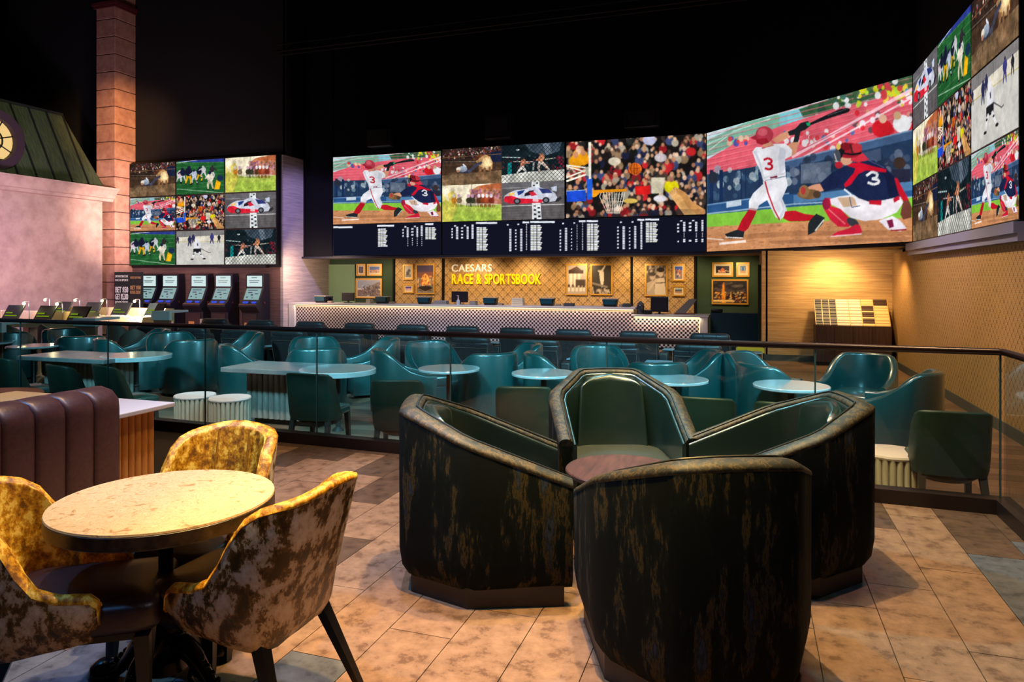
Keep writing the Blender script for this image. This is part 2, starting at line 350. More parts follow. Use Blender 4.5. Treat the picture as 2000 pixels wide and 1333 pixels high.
def text_mesh(s, size, depth, m, bold=0, sx=1, sp=1):
    c = bpy.data.curves.new('t', 'FONT'); c.body = s; c.size = size; c.extrude = depth; c.offset = bold; c.space_character = sp; c.align_x = 'LEFT'
    o = bpy.data.objects.new('t', c); COL.objects.link(o); dg = bpy.context.evaluated_depsgraph_get(); dg.update()
    me = bpy.data.meshes.new_from_object(o.evaluated_get(dg)); bpy.data.objects.remove(o); me.transform(Matrix.Scale(sx, 4, (1, 0, 0)))
    me.transform(Matrix.Rotation(PI/2, 4, 'X')); me.materials.clear(); me.materials.append(m); return me
# ------------------------------------------------------------------ pictures shown on screens and in frames (colour per vertex of a fine flat grid)
RNG = np.random.default_rng(5)
class Pic:
    """paints in the coordinates of a traced quad (tl, tr, br, bl), stored as rows from the top"""
    def __init__(s, w, h, quad=((0, 0), (1, 0), (1, 1), (0, 1)), bg=(0, 0, 0), ss=2):
        s.W, s.Hh, s.ss = w*ss, h*ss, ss; s.a = np.ones((s.Hh, s.W, 3), np.float32)*np.array(bg, np.float32)/255
        A = []; B = []
        for (x, y), (u, v) in zip(quad, ((0, 0), (s.W, 0), (s.W, s.Hh), (0, s.Hh))):
            A += [[x, y, 1, 0, 0, 0, -u*x, -u*y], [0, 0, 0, x, y, 1, -v*x, -v*y]]; B += [u, v]
        s.Hm = np.append(np.linalg.solve(np.array(A, float), np.array(B, float)), 1).reshape(3, 3)
    def m(s, P):
        P = np.array(P, float); q = np.c_[P, np.ones(len(P))]@s.Hm.T; return q[:, :2]/q[:, 2:]
    def poly(s, P, c, al=1.0, noise=0, raw=False):
        q = np.array(P, float) if raw else s.m(P); x0, y0 = np.floor(q.min(0)).astype(int); x1, y1 = np.ceil(q.max(0)).astype(int)
        x0, y0 = max(x0, 0), max(y0, 0); x1, y1 = min(x1, s.W), min(y1, s.Hh)
        if x1 <= x0 or y1 <= y0: return s
        X, Y = np.meshgrid(np.arange(x0, x1)+.5, np.arange(y0, y1)+.5); ins = np.zeros(X.shape, bool)
        for (ax_, ay_), (bx, by) in zip(q, np.roll(q, -1, 0)):
            if ay_ == by: continue
            ins ^= ((ay_ > Y) != (by > Y)) & (X < (bx-ax_)*(Y-ay_)/(by-ay_)+ax_)
        col = np.array(c, np.float32)/255; sub = s.a[y0:y1, x0:x1]
        k = ins[..., None]*al
        if noise: col = col+(RNG.random(X.shape+(1,))-.5)*noise/255
        s.a[y0:y1, x0:x1] = sub*(1-k)+col*k; return s
    def ell(s, cx, cy, rx, ry, c, al=1.0, rot=0, n=18, noise=0):
        r = math.radians(rot); return s.poly([(cx+rx*math.cos(t)*math.cos(r)-ry*math.sin(t)*math.sin(r), cy+rx*math.cos(t)*math.sin(r)+ry*math.sin(t)*math.cos(r)) for t in np.linspace(0, 2*PI, n, endpoint=False)], c, al, noise)
    def line(s, P, w_, c, al=1.0):
        for (x0, y0), (x1, y1) in zip(P, P[1:]):
            L = math.hypot(x1-x0, y1-y0) or 1; nx, ny = -(y1-y0)/L*w_/2, (x1-x0)/L*w_/2
            s.poly([(x0+nx, y0+ny), (x1+nx, y1+ny), (x1-nx, y1-ny), (x0-nx, y0-ny)], c, al)
        return s
    def limb(s, P, ws, c):
        for k in range(len(P)-1):
            (x0, y0), (x1, y1) = P[k], P[k+1]; L = math.hypot(x1-x0, y1-y0) or 1; nx, ny = -(y1-y0)/L, (x1-x0)/L; a, b = ws[k]/2, ws[k+1]/2
            s.poly([(x0+nx*a, y0+ny*a), (x1+nx*b, y1+ny*b), (x1-nx*b, y1-ny*b), (x0-nx*a, y0-ny*a)], c); s.ell(x1, y1, b, b, c, n=8); s.ell(x0, y0, a, a, c, n=8)
        return s
    def blobs(s, n, x, y, r, cols, al=.9, asp=1.2):
        for _ in range(n):
            s.ell(RNG.uniform(*x), RNG.uniform(*y), q := RNG.uniform(*r), q*asp, cols[RNG.integers(len(cols))], al, n=8)
        return s
    def crowd(s, n, x, y, r, cols):
        for yy in np.sort(RNG.uniform(*y, n)):
            xx = RNG.uniform(*x); q = RNG.uniform(*r); c = cols[RNG.integers(len(cols))]
            s.ell(xx, yy+q*2, q*1.9, q*2, c, .95, n=9); s.ell(xx, yy, q*.8, q, ((216, 160, 120), (190, 130, 96), (80, 56, 44), (230, 190, 160))[RNG.integers(4)], .95, n=8)
        return s
    def blur(s, k=1):
        for _ in range(k):
            p = np.pad(s.a, ((1, 1), (1, 1), (0, 0)), 'edge'); s.a = (p[:-2, 1:-1]+p[2:, 1:-1]+p[1:-1, :-2]+p[1:-1, 2:]+2*p[1:-1, 1:-1])/6
        return s
    def mottle(s, amt=.22):
        amt *= .6
        for g, k in ((9, 1.0), (22, .7), (60, .5)):
            r = RNG.random((g, int(g*1.7)+1)).astype(np.float32); yi = np.linspace(0, r.shape[0]-1.001, s.Hh); xi = np.linspace(0, r.shape[1]-1.001, s.W)
            y0, x0 = yi.astype(int), xi.astype(int); fy, fx = (yi-y0)[:, None], (xi-x0)[None]
            q = (r[y0][:, x0]*(1-fy)+r[y0+1][:, x0]*fy)*(1-fx)+(r[y0][:, x0+1]*(1-fy)+r[y0+1][:, x0+1]*fy)*fx
            s.a *= (1+(q[..., None]-.5)*amt*k*2)
        return s
    def noise(s, amt=6):
        s.a += ((RNG.random(s.a.shape[:2]+(1,))-.5)*amt/255).astype(np.float32); return s
    def mesh(s, name, m):
        a = s.a.reshape(s.Hh//s.ss, s.ss, s.W//s.ss, s.ss, 3).mean((1, 3)).clip(0, 1)[::-1]; h, w_ = a.shape[:2]
        X, Z = np.meshgrid(np.linspace(0, 1, w_), np.linspace(0, 1, h)); co = np.stack([X, X*0, Z], -1).reshape(-1, 3).astype(np.float32)
        i = np.arange((h-1)*w_).reshape(h-1, w_)[:, :-1].ravel(); q = np.stack([i, i+1, i+w_+1, i+w_], -1).astype(np.int32)
        me = bpy.data.meshes.new(name); me.vertices.add(len(co)); me.vertices.foreach_set('co', co.ravel())
        me.loops.add(q.size); me.loops.foreach_set('vertex_index', q.ravel()); me.polygons.add(len(q))
        me.polygons.foreach_set('loop_start', np.arange(0, q.size, 4, dtype=np.int32)); me.update(calc_edges=True)
        c = me.color_attributes.new('Col', 'FLOAT_COLOR', 'POINT'); lin = np.where(a <= .04045, a/12.92, ((a+.055)/1.055)**2.4)
        c.data.foreach_set('color', np.concatenate([lin, np.ones((h, w_, 1))], -1).astype(np.float32).ravel())
        me.materials.append(m); return me
def pic_baseball():
    p = Pic(400, 225, ((68, 440), (1443, 75), (1430, 1180), (65, 1240)), (188, 222, 226))
    p.poly([(68, 490), (340, 370), (520, 330), (700, 300), (700, 420), (380, 470), (68, 600)], (118, 176, 152)).line([(80, 560), (250, 430), (500, 350)], 7, (200, 226, 214)).line([(68, 520), (330, 400)], 12, (160, 206, 190))
    p.poly([(560, 320), (720, 280), (720, 360), (560, 400)], (120, 190, 200)).poly([(690, 290), (1000, 190), (1443, 60), (1443, 180), (1050, 260), (720, 350)], (52, 92, 62))
    p.blobs(60, (700, 1440), (90, 300), (18, 34), ((40, 74, 50), (70, 110, 70), (30, 60, 48)), .6)
    p.poly([(68, 620), (300, 490), (600, 390), (900, 300), (1443, 180), (1443, 480), (1000, 560), (620, 640), (68, 720)], (222, 92, 108), noise=10)
    for k in range(12): y = 700-k*34; p.line([(68, y+20), (500, y-70), (1000, y-190), (1443, y-300)], 5, (246, 140, 150), .55).line([(68, y+32), (1443, y-288)], 4, (180, 60, 78), .5)
    for cx, cy, w_, h_, cs, n in ((1180, 215, 280, 60, ((236, 220, 40), (210, 200, 30), (60, 90, 60), (180, 220, 60), (240, 240, 240)), 46), (1330, 170, 120, 60, ((240, 240, 240), (60, 150, 190), (230, 200, 60), (200, 60, 70)), 22),
                              (1250, 380, 190, 70, ((214, 40, 50), (230, 230, 236), (200, 150, 120), (90, 70, 80)), 26), (820, 500, 230, 60, ((230, 230, 230), (70, 110, 170), (214, 60, 70), (240, 190, 180)), 40), (280, 490, 60, 26, ((214, 60, 60), (70, 80, 160), (220, 180, 150)), 10), (960, 250, 80, 36, ((60, 80, 120), (230, 230, 230), (50, 100, 90)), 10)):
        p.blobs(n, (cx-w_, cx+w_), (cy-h_, cy+h_), (10, 22), cs)
    p.line([(640, 610), (1443, 170)], 22, (246, 200, 210), .9).line([(700, 620), (1443, 225)], 12, (250, 214, 222), .9).line([(660, 585), (1443, 200)], 5, (190, 80, 100))
    p.ell(1240, 430, 70, 60, (206, 30, 42)).ell(1245, 365, 26, 30, (226, 180, 150)).ell(1370, 400, 60, 60, (238, 238, 240)).ell(1340, 345, 26, 28, (210, 170, 130))
    p.poly([(68, 720), (600, 640), (1443, 470), (1443, 850), (620, 880), (68, 980)], (38, 58, 88), noise=8)
    p.poly([(590, 640), (1443, 440), (1443, 500), (600, 690)], (66, 92, 128)).line([(590, 640), (1443, 442)], 9, (120, 150, 184))
    p.blobs(90, (650, 1430), (600, 800), (14, 30), ((30, 44, 66), (70, 84, 110), (110, 120, 140), (44, 52, 72)), .7)
    p.poly([(700, 660), (900, 640), (900, 780), (700, 790)], (120, 132, 150), .6).poly([(980, 620), (1230, 560), (1230, 640), (980, 690)], (70, 84, 112), .8)
    p.blobs(60, (80, 620), (680, 900), (12, 26), ((60, 90, 120), (130, 160, 176), (40, 60, 90), (190, 200, 200)), .7)
    for x in (100, 165, 300, 330, 420, 600): p.line([(x, 690), (x, 940)], 24 if x < 200 else 8, (26, 46, 84))
    p.ell(110, 740, 30, 40, (40, 46, 60)).ell(1350, 660, 40, 40, (60, 44, 40)).poly([(1300, 700), (1420, 700), (1420, 820), (1320, 820)], (40, 40, 60))
    p.poly([(68, 930), (620, 860), (1440, 800), (1440, 900), (620, 960), (68, 1000)], (44, 86, 136)).line([(68, 925), (620, 852)], 10, (110, 150, 190)).poly([(200, 905), (300, 890), (300, 930), (200, 945)], (190, 206, 220))
    p.poly([(650, 865), (840, 850), (1440, 780), (1440, 840), (650, 920)], (80, 126, 170)).line([(68, 985), (640, 925), (1440, 885)], 9, (150, 180, 200))
    p.poly([(68, 990), (620, 945), (1440, 890), (1440, 1030), (600, 1050), (68, 1078)], (132, 196, 64), noise=14)
    p.poly([(68, 1074), (600, 1046), (1440, 1020), (1440, 1260), (60, 1260)], (206, 142, 96), noise=34)
    p.blobs(260, (70, 1430), (1060, 1230), (5, 18), ((176, 112, 72), (226, 168, 122), (150, 92, 60)), .5, .35)
    p.line([(200, 1150), (620, 1120), (1430, 1120)], 34, (150, 96, 62), .45).line([(150, 1186), (330, 1170)], 16, (246, 226, 214)).line([(68, 1150), (180, 1160)], 8, (240, 214, 196)).line([(500, 1178), (1400, 1160)], 22, (150, 98, 66), .5)
    W = (226, 226, 232); RD = (186, 24, 40)
    p.poly([(352, 955), (405, 962), (385, 1010), (345, 1085), (318, 1108), (272, 1094), (300, 1030)], RD).poly([(188, 1122), (215, 1112), (272, 1092), (320, 1106), (312, 1146), (212, 1150)], (34, 38, 42)).line([(192, 1142), (308, 1148)], 7, (220, 220, 220))
    p.poly([(445, 790), (380, 850), (352, 900), (350, 950), (402, 966), (420, 930), (475, 895), (560, 880), (600, 800)], W).poly([(350, 945), (404, 955), (402, 968), (350, 958)], (180, 150, 150))
    p.poly([(445, 770), (600, 740), (612, 800), (590, 850), (574, 885), (604, 960), (600, 985), (560, 1032), (530, 1010), (500, 950), (465, 880)], W).poly([(560, 880), (604, 960), (560, 1030), (545, 1025), (580, 960)], (196, 198, 210)).line([(460, 770), (480, 850), (520, 960), (556, 1030)], 9, RD)
    p.poly([(594, 972), (660, 968), (720, 990), (800, 1002), (790, 1036), (700, 1040), (620, 1040), (580, 1020)], RD).poly([(745, 1060), (760, 1030), (800, 990), (856, 1016), (840, 1060), (790, 1110), (744, 1132)], (34, 40, 44)).line([(850, 1030), (792, 1104)], 9, (206, 210, 200))
    p.poly([(600, 540), (660, 500), (690, 510), (668, 590), (620, 612)], (206, 142, 110)).poly([(508, 492), (560, 456), (622, 430), (648, 455), (600, 490), (540, 518)], (214, 150, 116))
    p.poly([(376, 570), (400, 540), (470, 540), (520, 520), (600, 520), (642, 560), (640, 600), (592, 626), (600, 735), (448, 768), (430, 700), (400, 640)], W).poly([(560, 540), (600, 560), (590, 700), (560, 720), (548, 620)], (204, 206, 218)).poly([(380, 572), (420, 640), (440, 740), (460, 760), (430, 640), (400, 560)], (196, 198, 210))
    p.line([(440, 548), (520, 528)], 7, RD).poly([(440, 520), (500, 500), (520, 530), (450, 546)], (200, 140, 110)).poly([(490, 738), (540, 722), (544, 744), (496, 752)], (120, 20, 40)).poly([(446, 742), (600, 712), (602, 722), (448, 752)], (200, 200, 208))
    p.line([(452, 626), (482, 616), (506, 628), (502, 648), (478, 652), (506, 660), (510, 682), (486, 692), (460, 682)], 15, RD)
    p.ell(458, 458, 60, 58, (176, 56, 72)).ell(446, 440, 34, 26, (206, 100, 110), .7).poly([(362, 480), (400, 456), (410, 480), (400, 492)], (150, 40, 56)).poly([(400, 486), (470, 480), (490, 510), (440, 526), (404, 512)], (150, 30, 46))
    p.poly([(614, 440), (665, 420), (700, 384), (750, 372), (772, 396), (730, 430), (700, 440), (684, 510), (650, 512), (662, 462), (624, 466)], (30, 34, 38)).poly([(736, 382), (766, 380), (762, 404), (744, 402)], (30, 170, 110))
    p.poly([(764, 384), (860, 338), (960, 296), (1010, 288), (1030, 298), (1020, 316), (900, 352), (768, 398)], (24, 26, 30)).line([(880, 336), (1010, 294)], 4, (120, 124, 130), .7)
    # catcher
    p.poly([(1210, 1040), (1300, 1008), (1350, 1040), (1392, 1090), (1350, 1112), (1270, 1098)], (232, 224, 232)).poly([(1262, 1040), (1300, 1030), (1310, 1080), (1280, 1090)], (120, 30, 60)).line([(1290, 1104), (1390, 1100)], 9, (150, 24, 40))
    p.poly([(1290, 750), (1335, 762), (1380, 850), (1408, 905), (1372, 915), (1330, 840)], (196, 24, 42)).poly([(1370, 912), (1408, 905), (1430, 960), (1424, 1020), (1370, 1034), (1352, 1000)], (110, 60, 50))
    p.poly([(882, 895), (960, 875), (1060, 866), (1160, 915), (1350, 880), (1372, 920), (1330, 985), (1230, 1030), (1120, 1042), (1030, 1020), (960, 960), (900, 930)], (234, 228, 234)).poly([(940, 886), (1050, 880), (1070, 940), (980, 950)], (196, 156, 116), .8).line([(1020, 880), (1034, 950), (1090, 940)], 5, (60, 70, 120))
    p.poly([(822, 792), (900, 724), (980, 680), (1060, 650), (1180, 640), (1260, 690), (1312, 745), (1330, 830), (1350, 882), (1240, 905), (1150, 915), (1080, 890), (1000, 830), (940, 820), (852, 846)], (28, 38, 74)).poly([(1180, 650), (1312, 745), (1346, 880), (1280, 890), (1260, 760)], (22, 28, 56), .8)
    p.line([(985, 828), (1080, 908)], 11, (234, 236, 240)).line([(1150, 640), (1250, 690)], 5, (80, 90, 130))
    p.poly([(1003, 660), (1090, 652), (1180, 680), (1262, 700), (1262, 722), (1130, 706), (1080, 730), (1030, 800), (992, 818), (984, 796), (1050, 720), (1060, 690), (1010, 676)], (206, 22, 46))
    p.line([(1132, 742), (1170, 716), (1206, 728), (1200, 754), (1168, 762), (1212, 770), (1214, 790), (1180, 800), (1140, 786)], 17, (240, 240, 244)).poly([(1146, 905), (1230, 905), (1228, 938), (1150, 930)], (190, 24, 46)).poly([(1306, 896), (1344, 874), (1350, 900), (1312, 922)], (190, 24, 46))
    p.poly([(720, 822), (780, 798), (826, 790), (852, 838), (800, 850), (732, 860)], (226, 160, 126)).ell(752, 860, 78, 34, (126, 92, 60)).ell(720, 840, 34, 42, (150, 112, 70)).ell(714, 836, 16, 26, (190, 60, 60)).ell(806, 862, 26, 26, (80, 60, 46))
    p.poly([(862, 890), (890, 884), (900, 940), (960, 960), (1008, 1010), (1060, 1046), (1010, 1080), (944, 1078), (890, 1030), (850, 960), (842, 920)], (214, 36, 62)).ell(866, 925, 26, 40, (150, 30, 60)).line([(880, 960), (990, 1060)], 8, (240, 120, 130)).ell(1040, 1050, 44, 26, (60, 60, 70), rot=30)
    p.poly([(890, 1142), (940, 1110), (1010, 1090), (1060, 1062), (1086, 1068), (1102, 1110), (1080, 1130), (980, 1138)], (216, 34, 62)).line([(892, 1142), (1098, 1126)], 8, (250, 210, 214))
    p.ell(1000, 630, 44, 40, (220, 160, 130)).poly([(1040, 596), (1110, 590), (1152, 636), (1080, 652), (1030, 640)], (206, 50, 66)).ell(1018, 572, 88, 52, (156, 30, 44)).poly([(940, 560), (980, 520), (1000, 560), (970, 620), (930, 650)], (24, 24, 30)).ell(1070, 556, 36, 32, (190, 50, 60)).ell(1000, 545, 34, 26, (120, 24, 34))
    p.line([(985, 590), (1040, 600), (1100, 590)], 12, (22, 22, 26)).line([(1030, 530), (1044, 596)], 9, (40, 34, 30)).ell(940, 620, 26, 56, (70, 74, 84)).line([(922, 590), (950, 680)], 6, (200, 204, 214)).line([(926, 640), (968, 650)], 6, (200, 204, 214)).ell(952, 668, 26, 24, (190, 40, 56)).ell(950, 545, 16, 22, (214, 180, 90))
    return p.mottle(.14).blur(1).noise(12)
def pic_basket():
    p = Pic(288, 162, ((45, 155), (1925, 35), (1920, 1150), (35, 1195)), (26, 22, 22))
    cs = ((24, 22, 30), (34, 26, 26), (150, 30, 36), (30, 34, 60), (40, 40, 40), (196, 40, 44), (20, 24, 22), (180, 170, 150), (60, 50, 44), (60, 70, 110), (150, 120, 90))
    p.crowd(330, (40, 1930), (20, 1180), (24, 38), cs)
    p.crowd(5, (170, 320), (240, 330), (44, 50), ((226, 150, 20),)).ell(1160, 130, 90, 70, (190, 190, 220)).ell(690, 420, 84, 56, (216, 204, 180)).ell(1310, 370, 84, 60, (196, 186, 190)).poly([(1180, 640), (1370, 640), (1340, 860), (1180, 860)], (214, 204, 176)).ell(1455, 770, 100, 90, (232, 220, 20)).ell(1450, 670, 36, 34, (170, 110, 90)).poly([(960, 760), (1170, 750), (1170, 870), (970, 880)], (206, 30, 30)).ell(1720, 290, 70, 60, (200, 40, 44)).ell(900, 960, 100, 34, (226, 190, 90)).ell(1300, 930, 90, 46, (226, 220, 226))
    p.blur(7).noise(20).blur(1)
    Wt = (238, 232, 214)
    p.line([(45, 470), (340, 510)], 18, Wt).line([(45, 485), (300, 560)], 16, Wt).line([(45, 640), (330, 530)], 20, Wt).line([(45, 690), (330, 590)], 24, Wt).poly([(300, 500), (345, 490), (345, 620), (305, 610)], (170, 166, 150))
    p.poly([(342, 160), (382, 156), (378, 670), (345, 670)], Wt).poly([(318, 662), (392, 656), (386, 940), (318, 944)], (34, 92, 210)).poly([(45, 824), (300, 806), (306, 960), (48, 974)], (30, 74, 200)).line([(45, 826), (300, 808)], 8, (150, 190, 240))
    p.poly([(390, 812), (850, 796), (850, 828), (490, 850), (440, 900), (395, 912)], (240, 150, 24))
    for k in range(9):
        a = 508+k*40; b = 590+k*19
        p.line([(a, 846), (a-20+k*2, 900), (b, 1135)], 7, Wt).line([(828-k*36, 840), (752-k*18, 1135)], 7, Wt)
    for k in range(6): p.line([(520+k*13, 880+k*48), (810-k*10, 872+k*48)], 5, Wt, .8)
    p.ell(966, 522, 90, 84, (222, 106, 30)).ell(990, 560, 60, 40, (150, 62, 20), .5)
    for k in (-40, -10, 20): p.line([(966+k, 450), (966+k*1.5, 522), (966+k, 600)], 6, (90, 30, 12))
    p.line([(890, 520), (1044, 510)], 6, (90, 30, 12))
    sk = (226, 170, 104); p.limb([(1470, 860), (1560, 960), (1720, 1150)], (90, 120, 160), sk).limb([(1500, 800), (1620, 880), (1700, 1010), (1850, 1120)], (60, 80, 100, 120), (206, 146, 84))
    for k in range(4): p.limb([(1470+k*14, 900-k*16), (1415+k*30, 850-k*22)], (24, 18), (238, 184, 120))
    p.poly([(35, 1195), (45, 1110), (1925, 1070), (1925, 1160)], (30, 24, 30), .2)
    return p.mottle(.2).noise(8)
def pic_rodeo():
    p = Pic(160, 104, ((50, 115), (965, 65), (970, 640), (55, 650)), (70, 50, 38)); p.poly([(50, 60), (970, 60), (970, 330), (50, 330)], (52, 38, 32))
    p.blobs(260, (50, 970), (70, 250), (6, 14), ((120, 96, 84), (220, 200, 180), (50, 36, 34), (160, 60, 50), (90, 80, 120), (40, 30, 30)), .85)
    p.poly([(780, 160), (960, 140), (960, 340), (800, 330)], (28, 34, 60)).line([(60, 240), (960, 190)], 6, (150, 110, 70)).line([(60, 300), (600, 300)], 9, (110, 96, 84)).line([(60, 340), (960, 330)], 40, (84, 62, 46), .7)
    p.poly([(50, 500), (970, 440), (970, 660), (50, 660)], (116, 90, 64), noise=16).blobs(60, (60, 700), (470, 600), (20, 60), ((136, 108, 80), (96, 74, 54), (150, 120, 90)), .35, .6)
    p.poly([(600, 240), (700, 195), (780, 230), (825, 320), (815, 420), (760, 440), (640, 410), (600, 350), (560, 300)], (196, 150, 98)).ell(730, 330, 80, 90, (222, 190, 140)).poly([(520, 260), (620, 190), (700, 200), (600, 260)], (120, 74, 48)).ell(560, 260, 46, 26, (96, 58, 40)).line([(600, 190), (570, 150)], 10, (226, 200, 150))
    for a in ([(650, 400), (600, 480), (560, 590)], [(700, 410), (690, 500), (720, 560)], [(780, 400), (790, 470), (760, 570)], [(620, 390), (640, 480), (600, 570)]): p.limb(a, (40, 22, 12), (130, 92, 62))
    p.limb([(320, 430), (460, 450), (560, 360), (640, 320)], (70, 50, 46, 40), (70, 70, 90)).limb([(330, 420), (400, 380), (370, 340)], (50, 34, 20), (196, 204, 216)).ell(360, 410, 70, 44, (150, 160, 176)).ell(296, 410, 34, 30, (232, 222, 206)).ell(290, 440, 22, 20, (200, 140, 110))
    return p.mottle(.4).blur(1).noise(10)
def pic_fight():
    p = Pic(160, 104, ((965, 65), (1940, 10), (1945, 600), (970, 640)), (22, 36, 42)); p.poly([(1300, 0), (1900, 0), (1860, 150), (1640, 230), (1400, 150)], (76, 92, 108), .8).poly([(1600, 30), (1700, 30), (1760, 180), (1660, 210)], (190, 200, 220), .35).ell(1220, 130, 26, 12, (230, 240, 240))
    p.blobs(120, (970, 1940), (220, 420), (8, 22), ((30, 44, 50), (20, 28, 34), (60, 80, 84), (90, 40, 44)), .8).line([(980, 240), (1260, 250)], 12, (190, 220, 220)).line([(1150, 310), (1460, 312)], 10, (220, 190, 190)).line([(1640, 280), (1800, 255)], 14, (190, 190, 170))
    p.poly([(1065, 330), (1125, 320), (1130, 500), (1065, 510)], (20, 140, 140)).blobs(20, (1820, 1940), (240, 420), (10, 20), ((130, 30, 50),))
    p.poly([(970, 520), (1400, 465), (1945, 430), (1945, 605), (970, 645)], (214, 214, 204))
    sk = (206, 130, 100); p.limb([(1300, 310), (1290, 380)], (60, 60), sk).ell(1315, 290, 24, 24, (190, 110, 80)).limb([(1330, 330), (1400, 330)], (26, 24), sk).limb([(1280, 400), (1240, 450), (1215, 480)], (50, 30, 22), (226, 220, 214)).limb([(1300, 400), (1340, 450), (1360, 490)], (50, 30, 20), (226, 220, 214))
    p.limb([(1590, 240), (1570, 310)], (90, 70), (222, 150, 110)).ell(1585, 208, 26, 26, (196, 120, 84)).limb([(1560, 260), (1510, 290)], (34, 26), sk).limb([(1560, 330), (1540, 400), (1560, 460)], (50, 36, 24), (200, 180, 170)).limb([(1600, 330), (1660, 390), (1710, 440)], (46, 34, 22), (226, 200, 180)).limb([(1470, 330), (1460, 440)], (30, 26), (160, 160, 160))
    for k in range(-8, 26):
        p.line([(965+k*62, 0), (965+k*62+640, 660)], 6, (12, 16, 18), .85).line([(965+k*62, 0), (965+k*62-640, 660)], 6, (12, 16, 18), .85)
    return p.mottle(.3).noise(6)
def pic_race():
    p = Pic(160, 92, ((55, 665), (970, 640), (970, 1195), (55, 1240)), (238, 226, 196)); p.poly([(500, 760), (620, 680), (970, 630), (970, 960), (500, 900)], (190, 120, 84)).poly([(620, 680), (970, 630), (970, 720), (700, 730)], (176, 96, 60))
    p.blobs(170, (480, 960), (740, 930), (8, 20), ((150, 90, 140), (120, 74, 110), (196, 120, 110), (110, 84, 60), (206, 150, 150)), .7).poly([(150, 800), (230, 740), (290, 820), (280, 960), (170, 960)], (232, 206, 90), .8).line([(520, 650), (515, 790)], 12, (160, 150, 130))
    p.poly([(55, 900), (450, 980), (970, 960), (970, 1200), (55, 1250)], (160, 186, 72)).poly([(55, 780), (150, 900), (300, 1000), (200, 1250), (55, 1250)], (226, 206, 90), .7).poly([(300, 1000), (970, 960), (970, 1060), (400, 1080)], (190, 206, 90), .5)
    for x, c in ((250, (206, 130, 40)), (330, (130, 110, 80)), (480, (60, 60, 44)), (540, (54, 56, 40)), (640, (90, 54, 34)), (700, (140, 60, 34)), (760, (176, 80, 50)), (820, (130, 50, 36))):
        p.ell(x, 900, 44, 44, c).limb([(x+10, 880), (x+30, 850)], (26, 16), c).ell(x-6, 830, 22, 30, ((206, 170, 190), (230, 220, 220), (240, 200, 90))[x % 3])
        for q in (-26, -8, 14, 30): p.line([(x+q, 930), (x+q*1.4, 1000)], 9, c, .8)
    return p.mottle(.3).blur(2).noise(8)
def pic_car():
    p = Pic(160, 92, ((970, 640), (1945, 600), (1945, 1180), (970, 1195)), (92, 88, 90)); p.poly([(970, 640), (1945, 600), (1945, 720), (970, 740)], (104, 102, 106))
    for k in range(30): p.line([(970, 660+k*20), (1945, 640+k*20)], 4, (110, 106, 108) if k % 2 else (78, 74, 76), .5)
    p.poly([(1435, 590), (1550, 590), (1560, 760), (1430, 760)], (226, 230, 232)).poly([(1440, 940), (1570, 940), (1590, 1200), (1440, 1200)], (226, 230, 232))
    for k in range(9):
        y = 600+k*34
        if k < 4: p.poly([(1452+(k % 2)*50, y), (1482+(k % 2)*50, y), (1482+(k % 2)*50, y+24), (1452+(k % 2)*50, y+24)], (50, 50, 54))
    for k in range(7): x = 1460+(k % 2)*62+k*2; y = 968+k*32; p.poly([(x, y), (x+38, y), (x+40, y+26), (x, y+26)], (46, 46, 50))
    p.line([(975, 985), (1945, 962)], 9, (214, 214, 210)).line([(975, 722), (1400, 706)], 5, (150, 150, 150))
    p.poly([(1040, 945), (1840, 925), (1900, 880), (1880, 840), (1800, 900)], (34, 32, 36), .8)
    p.poly([(1005, 880), (1020, 830), (1080, 790), (1180, 750), (1320, 735), (1420, 705), (1520, 700), (1640, 730), (1740, 760), (1800, 800), (1830, 860), (1800, 915), (1620, 935), (1280, 950), (1090, 945), (1020, 920)], (206, 210, 226))
    p.poly([(1005, 880), (1030, 840), (1130, 830), (1240, 870), (1440, 880), (1600, 890), (1600, 935), (1280, 950), (1090, 945), (1020, 920)], (214, 34, 54)).poly([(1080, 800), (1180, 780), (1160, 820), (1080, 830)], (240, 190, 90)).poly([(1210, 770), (1330, 745), (1300, 790), (1230, 830)], (34, 60, 130)).poly([(1330, 800), (1400, 760), (1470, 750), (1440, 820), (1320, 840)], (40, 30, 40))
    p.poly([(1540, 720), (1700, 740), (1760, 790), (1600, 800)], (44, 54, 110)).poly([(1390, 780), (1460, 770), (1520, 820), (1430, 840)], (206, 40, 60)).poly([(1730, 706), (1820, 690), (1820, 770), (1750, 760)], (200, 210, 230)).ell(1210, 912, 56, 44, (40, 40, 46)).ell(1210, 912, 32, 26, (120, 124, 130)).ell(1655, 900, 56, 46, (40, 40, 46)).ell(1655, 900, 32, 26, (120, 124, 130)).poly([(1450, 880), (1540, 880), (1540, 920), (1450, 920)], (240, 220, 220), .8)
    return p.mottle(.2).blur(1).noise(6)
